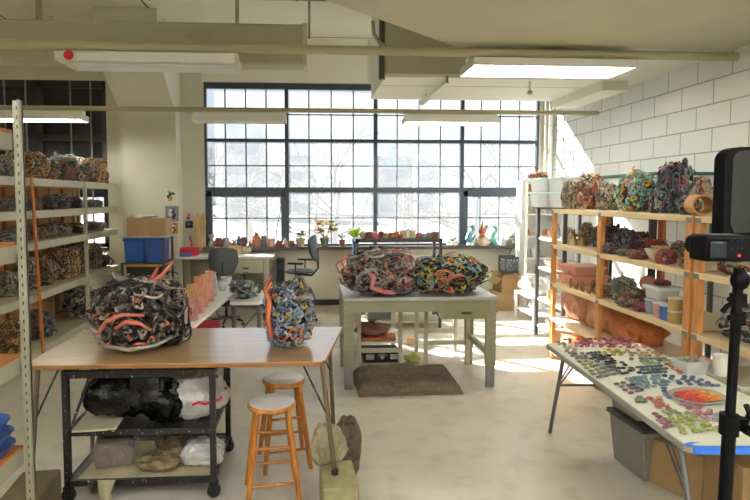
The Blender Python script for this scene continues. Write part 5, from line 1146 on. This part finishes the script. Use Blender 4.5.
for word, q, nx, ny, cols in GRP:
    c_ = [P(x, y, z=GZ) for x, y in q]
    for j in range(ny):
        for i in range(nx):
            if rnd.random() < .05: continue
            u = (i+.5+(.5 if j % 2 else 0)*.6)/nx+rnd.uniform(-.02,.02); v = (j+.5)/ny+rnd.uniform(-.02,.02)
            p = (c_[0]*(1-u)+c_[1]*u)*(1-v)+(c_[3]*(1-u)+c_[2]*u)*v
            toks.append((p.y, p, word, rnd.choice(cols)))
toks.sort(key=lambda t_: t_[0])
# keep pieces from overlapping
kept = []
for t_ in toks:
    if all((t_[1]-k_[1]).length > .029 for k_ in kept[-120:]): kept.append(t_)
kept = [k_ for k_ in kept if -.0 <= (k_[1]-Vector((c4.x,c4.y,0))).xy.dot(dx.xy) <= gw-.02]
def tok_mesh(col):
    r_, g_, b_ = [int(col[i:i+2], 16) for i in (0, 2, 4)]; av = (r_+g_+b_)/3
    col = ''.join('%02x' % int(max(0, min(255, (c*.78+av*.22)*.86))) for c in (r_, g_, b_)) if col not in cols_tray else col
    if col not in tm:
        o = tok_base.build('glazed_piece', glaze(col, .22)); tm[col] = o.data; bpy.data.objects.remove(o)
    return tm[col]
cols_tray = ('c8342a','d8452c','d8402e','e06a2c','e0782c','e0a030')
NT = 285; rest = MB(); restc = []
for k, (yy, p, word, col) in enumerate(kept):
    sx1, sy1, sz1 = rnd.uniform(.036, .041), rnd.uniform(.021, .024), rnd.uniform(.016, .020); rot = rnd.uniform(-.3, .1)
    if k < NT:
        o = bpy.data.objects.new('glazed_piece', tok_mesh(col)); COL.objects.link(o); o.location = (p.x, p.y, GZ+.0003); o.scale = (sx1, sy1, sz1); o.rotation_euler.z = rot
        tag(o, f'small oval {word} glazed clay piece in its colour group on the white table', 'clay piece', f'{word} pieces on the glaze table')
    else:
        if col not in restc: restc.append(col)
        rest.m(restc.index(col)).ell((p.x, p.y, GZ+sz1/2), sx1/2, sy1/2, sz1/2, 8, 5, R=Matrix.Rotation(rot, 3, 'Z'))
o = rest.build('glazed_pieces', [glaze(c_, .22) for c_ in restc]); tag(o, 'rows of small rose, grey and yellow glazed pieces at the far end of the table', 'clay pieces', kind='stuff')
print('tokens', len(kept))
# tray of red to yellow pieces
p = P(697, 397, z=GZ+.01)
t = thing('oval_tray', 'shallow oval grey tray of red and orange pieces on the glaze table', 'tray', (p.x, p.y, GZ+.002), .25)
MB().lathe([(0,0),(.13,0),(.165,.018),(.16,.022),(.125,.008),(0,.008)], n=32, sy=.78).build('tray_body', mat('tray_stone', '9a948a', .6), t)
cols = ['c8342a','d8452c','d8402e','e06a2c','e0782c','e0a030']; k = 0
for i in range(9):
    for j in range(6):
        x = -.105+i*.026+(j%2)*.012; y = -.075+j*.03
        if (x/.135)**2+(y/.098)**2 > 1: continue
        c_ = cols[min(5, int(i*.62+(5-j)*.25))]; w_ = t.matrix_basis
        q = Matrix.Rotation(.25, 3, 'Z') @ Vector((x, y, .012)); word = 'red' if c_ in cols[:3] else 'orange' if c_ in cols[3:5] else 'amber'
        o = bpy.data.objects.new('glazed_piece', tok_mesh(c_)); COL.objects.link(o); o.location = (p.x+q.x, p.y+q.y, GZ+.0105); o.scale = (.026, .022, .014); o.rotation_euler.z = rnd.uniform(0, .5)
        tag(o, f'small round glossy {word} piece in the oval tray', 'clay piece', f'{word} pieces in the oval tray')
# clear tub with pieces
p = P(690, 372, z=GZ); t = thing('clear_tub', 'clear plastic tub of pink and green pieces on the glaze table', 'tub', (p.x, p.y, GZ+.001), .1)
b_ = MB(); w, d, h = .17, .13, .085
b_.add([(-w*.42,-d*.42,0),(w*.42,-d*.42,0),(w*.42,d*.42,0),(-w*.42,d*.42,0),(-w/2,-d/2,h),(w/2,-d/2,h),(w/2,d/2,h),(-w/2,d/2,h)], [(0,3,2,1),(0,1,5,4),(1,2,6,5),(2,3,7,6),(3,0,4,7)])
b_.build('tub_body', clearm('tub_clear', 'e6ecec', .45, .2), t).modifiers.new('s', 'SOLIDIFY').thickness = .002
m = MB(); rg = random.Random(5)
for k in range(120):
    z = rg.uniform(.008, .095); f_ = .36+.06*min(z, .08)/.08; m.m(rg.randrange(5)).ell((rg.uniform(-w*f_, w*f_), rg.uniform(-d*f_, d*f_), z), .014, .011, .007, 7, 4, R=Euler((rg.random()*3, rg.random()*3, 0)).to_matrix())
o = m.build('tub_contents', [glaze(c) for c in ('b06a80','6f8a4a','a8a060','c88a90','8a7a9a')], t); o['kind'] = 'stuff'
p = P(715, 372, z=GZ); 
o = MB().lathe([(0,0),(.045,0),(.055,.13),(.05,.13),(.042,.01),(0,.01)], n=18).build('white_cup', mat('cup_white', 'e8e4da', .5), loc=(p.x, p.y-.06, GZ+.001)); tag(o, 'tall white cup at the table edge behind the clear tub', 'cup')
# under the table
GTT = mat('tote_grey', '83807c', .45, var=.08); LIDT = mat('tote_lid', '3c3c40', .5)
ta, tb_ = P(613, 457, z=0), P(646, 483, z=0); e = (ta-tb_); e.z = 0; L_ = e.length; e.normalize(); rt = Vector((e.y, -e.x, 0)); cc = (ta+tb_)/2+rt*.25
t = bin_('big grey storage tote with dark lid on the floor under the glaze table', (cc.x, cc.y, 0), .58, L_*1.05, .36, GTT, LIDT, name='storage_tote', cat='tote', taper=.88); t.rotation_euler.z = math.atan2(-e.x, e.y)
t = bin_('smaller grey tote stacked on the big tote under the glaze table', (cc.x-.035, cc.y+.06, .373), .50, L_*.85, .26, mat('tote_grey2', '98968f', .45), mat('tote_lid2', '77777a', .5), name='storage_tote', cat='tote'); t.rotation_euler.z = math.atan2(-e.x, e.y)
cp_ = P(655, 492, z=0)
carton('brown carton with a dark taped top under the blue-taped table end', (cp_.x+.33, cp_.y+.12, 0), .50, .36, .30, .5)
carton('tall brown carton beside the camera stand under the table end', (2.62, 2.95, 0), .46, .4, .42, -.15)
for lab, px, py, kd in (('shallow pink bowl on the floor under the far table corner', 570, 356, 0), ('pale blue and white box on the floor under the glaze table', 592, 376, 1), ('small wooden block on the floor beside the grey tote', 602, 383, 2), ('round white tub on the floor beside the grey tote', 610, 388, 3)):
    p = P(px, py+6, z=0)
    if kd == 0: pot('bowl', lab, (p.x+.06, p.y+.1, 0), .16, .10, 'c88a78')
    elif kd == 1: tag(MB().box(-.1, .1, -.16, .16, 0, .17).build('small_box', mat('box_paleblue', 'c4d8e0', .6), loc=(p.x+.1, p.y+.05, 0), bevel=.005), lab, 'box')
    elif kd == 2: tag(MB().box(-.06, .06, -.06, .06, 0, .14).build('wooden_block', WOODO, loc=(p.x+.1, p.y+.0, 0), bevel=.004), lab, 'block')
    else: pot('jar', lab, (p.x+.09, p.y-.0, 0), .06, .12, 'e2e0d4', name='white_tub', cat='tub')

# ---------------------------------------------------------------- camera stand with monitor
p0 = P(739, 268, Y=1.5); p1 = P(725, 500, Y=1.5); dd = (p1-p0); foot = p0+dd*((p0.z-.0)/-dd.z)
BK = mat('matte_black', '060607', .55, spec=.12); BKG = mat('gloss_black', '08080a', .12); 
t = thing('camera_stand', 'black telescopic stand carrying a camera and a monitor beside the glaze table', 'stand', (foot.x, foot.y, 0))
loc = lambda v: tuple(Vector(v)-Vector((foot.x, foot.y, 0)))
pm = p0+dd*.66
MB().tube([loc(p0), loc(pm)], .013, 14).build('upper_tube', BK, t); MB().tube([loc(pm), tuple(Vector((0,0,.12)))], .018, 14).build('lower_tube', BK, t)
q = Vector(loc(P(729, 424, Y=1.5)))
MB().lathe([(.0,-.03),(.026,-.03),(.026,.03),(0,.03)], q, 14).box(-.01, .05, -.012, .012, -.018, .018, at=q).build('clamp', BK, t); MB().tube([q+Vector((.05,-.0,0)), q+Vector((.062,0,.03)), q+Vector((.05,0,.055))], .008, 8).build('clamp_lever', BK, t); MB().lathe([(0,-.012),(.016,-.012),(.016,.012),(0,.012)], q+Vector((.045,-.02,-.012)), 10, R=Matrix.Rotation(PI/2, 3, 'X')).build('clamp_knob', BK, t)
for k in range(3):
    a_ = k*2*PI/3+2.6; MB().tube([(0,0,.5), (.45*math.cos(a_), .45*math.sin(a_), .012)], .009, 8).build('tripod_leg', BK, t); MB().tube([(0,0,.2), (.28*math.cos(a_), .28*math.sin(a_), .2)], .006, 6).build('leg_spreader', BK, t)
for z_, r_ in ((300, .022), (318, .02)):
    q = Vector(loc(P(738, z_, Y=1.5))); MB().lathe([(0,-.018),(r_,-.018),(r_,.018),(0,.018)], q, 14).build('collar', BK, t); MB().tube([q, q+Vector((-.035,-.01,.004))], .008, 8).build('locking_knob', BK, t)
MB().tube([loc(P(722,312,Y=1.5)), loc(P(727,306,Y=1.5)), loc(P(733,303,Y=1.5))], .007, 8).build('pan_handle', BK, t)
q = Vector(loc(P(740, 280, Y=1.5))); MB().ell(q, .026, .024, .03, 14, 8).build('ball_head', BK, t); MB().tube([q+Vector((.02,0,.02)), q+Vector((.045,-.01,.01)), q+Vector((.05,-.01,-.03)), q+Vector((.03,-.01,-.05))], .004, 6).build('cable', GREYM, t)
# camera body
ca, cb2 = P(706, 262, Y=1.45), P(756, 236, Y=1.45); w = cb2.x-ca.x; h = cb2.z-ca.z
t = thing('video_camera', 'black camera with small rear screen mounted on the stand', 'camera', (ca.x, 1.45, ca.z), .0)
MB().box(0, w, 0, .075, 0, h).build('camera_body', BK, t, bevel=.008); MB().box(.008, w*.40, -.004, .0, h*.14, h*.80).build('screen', mat('screen_dark', '161b26', .12), t, bevel=.002)
MB().box(w*.1, w*.75, .01, .06, h, h+.004).build('top_plate', mat('cam_grey', '3c3c40', .4), t, bevel=.002)
bt = MB()
for i in range(3):
    for j in range(2): bt.lathe([(0,-.003),(.003,-.003),(.003,.0),(0,0)], (w*(.52+.1*i), -.0, h*(.82-.3*j)), 8, R=Matrix.Rotation(PI/2, 3, 'X'))
bt.build('buttons', mat('button_grey', '8a8a90', .4), t)
MB().lathe([(0,-.0),(.0045,0),(.0045,.004),(0,.004)], (w*.66, -.0, h*.24), 10, R=Matrix.Rotation(PI/2, 3, 'X')).build('record_button', mat('red_plastic', 'c8202a', .4), t, label='red record button')
MB().lathe([(0,0),(.03,0),(.032,.09),(0,.09)], (w*.6, .075, h*.5), 20, R=Matrix.Rotation(-PI/2, 3, 'X')).build('lens_barrel', BK, t)
# monitor with hood
ma, mb_ = P(722.5, 233, Y=1.62), P(790, 147, Y=1.62); w = mb_.x-ma.x-(ma.x-ma.x); h = mb_.z-ma.z
t = thing('monitor', 'black rounded monitor housing above the camera, cut by the picture edge', 'monitor', (ma.x, 1.62, ma.z)); t['label'] = 'large black rounded monitor housing standing behind the camera on the stand'
rr_ = .05; poly = [(w, 0), (w, h), ]
pl = [(0, -.09)]+[(rr_-rr_*math.cos(a*PI/12), h-rr_*.8+rr_*.8*math.sin(a*PI/12)) for a in range(7)]+[(w, h+.004), (w, -.09)]
def slab(pl, y0, y1): n = len(pl); return MB().add([(x, y0, z) for x, z in pl]+[(x, y1, z) for x, z in pl], [tuple(range(n)), tuple(range(2*n-1, n-1, -1))]+[(i, i+n, (i+1)%n+n, (i+1)%n) for i in range(n)])
slab(pl, 0, .05).build('housing', BK, t, bevel=.004)
pl2 = [(.022, .03)]+[(.022+rr_*.8-rr_*.8*math.cos(a*PI/12), h-.010-rr_*.6+rr_*.6*math.sin(a*PI/12)) for a in range(7)]+[(w-.01, h-.008), (w-.01, .004), (.035, .0)]
slab(pl2, -.003, .0).build('back_panel', mat('panel_olive', '1e201a', .25, var=.2), t, smooth=False)
MB().tube([(.012,-.02,-.085), (.02,-.03,-.05), (.045,-.03,-.03), (.07,-.02,-.028)], .0028, 6).build('cable', GREYM, t)
MB().tube([(w*.62, -.01, .03), (w*.62, -.01, -.10)], .009, 8).build('mount_rod', GREYM, t); MB().box(w*.5, w*.75, -.02, 0, .01, .04).build('mount_plate', GREYM, t, bevel=.003)

# ---------------------------------------------------------------- daylight
def outside():
    snow = mat('pale_ground', '77756f', .9, var=.2, vscale=.2)
    o = MB().box(-160, 160, 10.2, 320, -2.3, -2.0).build('ground', snow, smooth=False); o['kind'] = 'structure'
    for px0, px1, py0, Y, col, lab in ((222, 262, 122, 95, 'b9c6d4', 'tall pale blue tower block seen through the first window bay'), (288, 314, 143, 120, 'c3cad2', 'pale slab building seen through the second window bay'),
            (376, 413, 156, 110, 'a3bccb', 'blue-green glass office building seen through the third window bay'), (417, 436, 161, 130, 'b6bcc2', 'low grey building with a stair tower seen through the third window bay')):
        a_ = P(px0, py0, Y=Y); b_ = P(px1, py0, Y=Y); t = thing('building', lab, 'building', ((a_.x+b_.x)/2, Y, -2)); w = b_.x-a_.x; H = a_.z+2
        MB().box(-w/2, w/2, 0, 12, 0, H).build('wall', mat('facade_'+col, col, .8), t, smooth=False)
        n = int(H/3.4); wm = MB()
        for k in range(n):
            wm.box(-w/2+.6, w/2-.6, -.15, 0, 1+k*3.4, 2.6+k*3.4)
        wm.build('window_band', mat('facade_window', '8296a8', .3), t, smooth=False)
        MB().box(-w*.2, w*.15, 2, 7, H, H+2.2).build('roof_house', mat('facade_'+col, col), t, smooth=False)
    bark = mat('bark_grey', '9a9590', .9)
    def tree(x, y, h, seed, lab):
        rg = random.Random(seed); t = thing('bare_tree', lab, 'tree', (x, y, -2), 0, 'bare trees outside the window'); tk = MB(); bb = MB()
        tk.tube([(0,0,0),(rg.uniform(-.2,.2),0,h*.3),(rg.uniform(-.4,.4),0,h*.55)], [.16,.12,.08], 6)
        def br(p, d, L, r, dep):
            q = p+d*L; mid = p+d*L*.5+Vector((rg.gauss(0,.06),rg.gauss(0,.06),rg.gauss(0,.06)))*L
            bb.tube([p, mid, q], [r, r*.8, r*.55], 4, cap=False)
            if dep: 
                for k in range(3 if dep > 1 else 4):
                    nd = (d+Vector((rg.gauss(0,.55),rg.gauss(0,.45),rg.gauss(.12,.4)))).normalized(); br(p+d*L*rg.uniform(.4,1), nd, L*rg.uniform(.55,.8), r*.55, dep-1)
        for k in range(7): 
            z = h*rg.uniform(.22,.55); br(Vector((0,0,z)), Vector((rg.gauss(0,.8),rg.gauss(0,.5),rg.uniform(.2,1))).normalized(), h*.26, .06, 4)
        tk.build('trunk', bark, t); bb.build('branches', bark, t)
        return t
    proto = [tree(-5.2, 22, 8.0, 1, 'bare grey winter tree standing outside beyond the window'), tree(1.0, 25, 8.4, 2, 'bare grey winter tree standing outside beyond the window'), tree(6.5, 21, 7.6, 3, 'bare grey winter tree standing outside beyond the window')]
    for i, (x, y) in enumerate(((-3.2, 31), (5.5, 32), (11.5, 27), (-10.5, 31), (14, 37), (.5, 39), (8, 43), (-13, 42), (20, 47), (-5, 46))):
        dup(proto[i%3], (x, y, -2), i*1.3)
outside()
wd = bpy.data.worlds.new('sky'); bpy.context.scene.world = wd; wd.use_nodes = True
bgn = wd.node_tree.nodes['Background']; bgn.inputs[0].default_value = (.80, .90, 1, 1); bgn.inputs[1].default_value = .6
sl = bpy.data.lights.new('sun', 'SUN'); sl.energy = 17; sl.angle = math.radians(.6); sl.color = (1, .96, .89)
so = bpy.data.objects.new('sun', sl); COL.objects.link(so); sd = Vector((.97, -1, -.85)).normalized()
so.rotation_euler = sd.to_track_quat('-Z', 'Y').to_euler()
for x0, x1 in ((WX0, WX1), (LX0, LX1)):
    al = bpy.data.lights.new('window_portal', 'AREA'); al.shape = 'RECTANGLE'; al.size = x1-x0; al.size_y = WZ1-WZ0; al.cycles.is_portal = True
    ao = bpy.data.objects.new('window_portal', al); COL.objects.link(ao); ao.location = ((x0+x1)/2, WY+.3, (WZ0+WZ1)/2); ao.rotation_euler = (-PI/2, 0, 0)
sc = bpy.context.scene
sc.view_settings.view_transform = 'Standard'; sc.view_settings.look = 'None'; sc.view_settings.gamma = 1; sc.view_settings.exposure = 0.64
sc.view_settings.use_curve_mapping = False
sc.cycles.max_bounces = 10; sc.cycles.diffuse_bounces = 6; sc.cycles.transparent_max_bounces = 16; sc.cycles.sample_clamp_indirect = 8
sc.cycles.caustics_reflective = False; sc.cycles.caustics_refractive = False
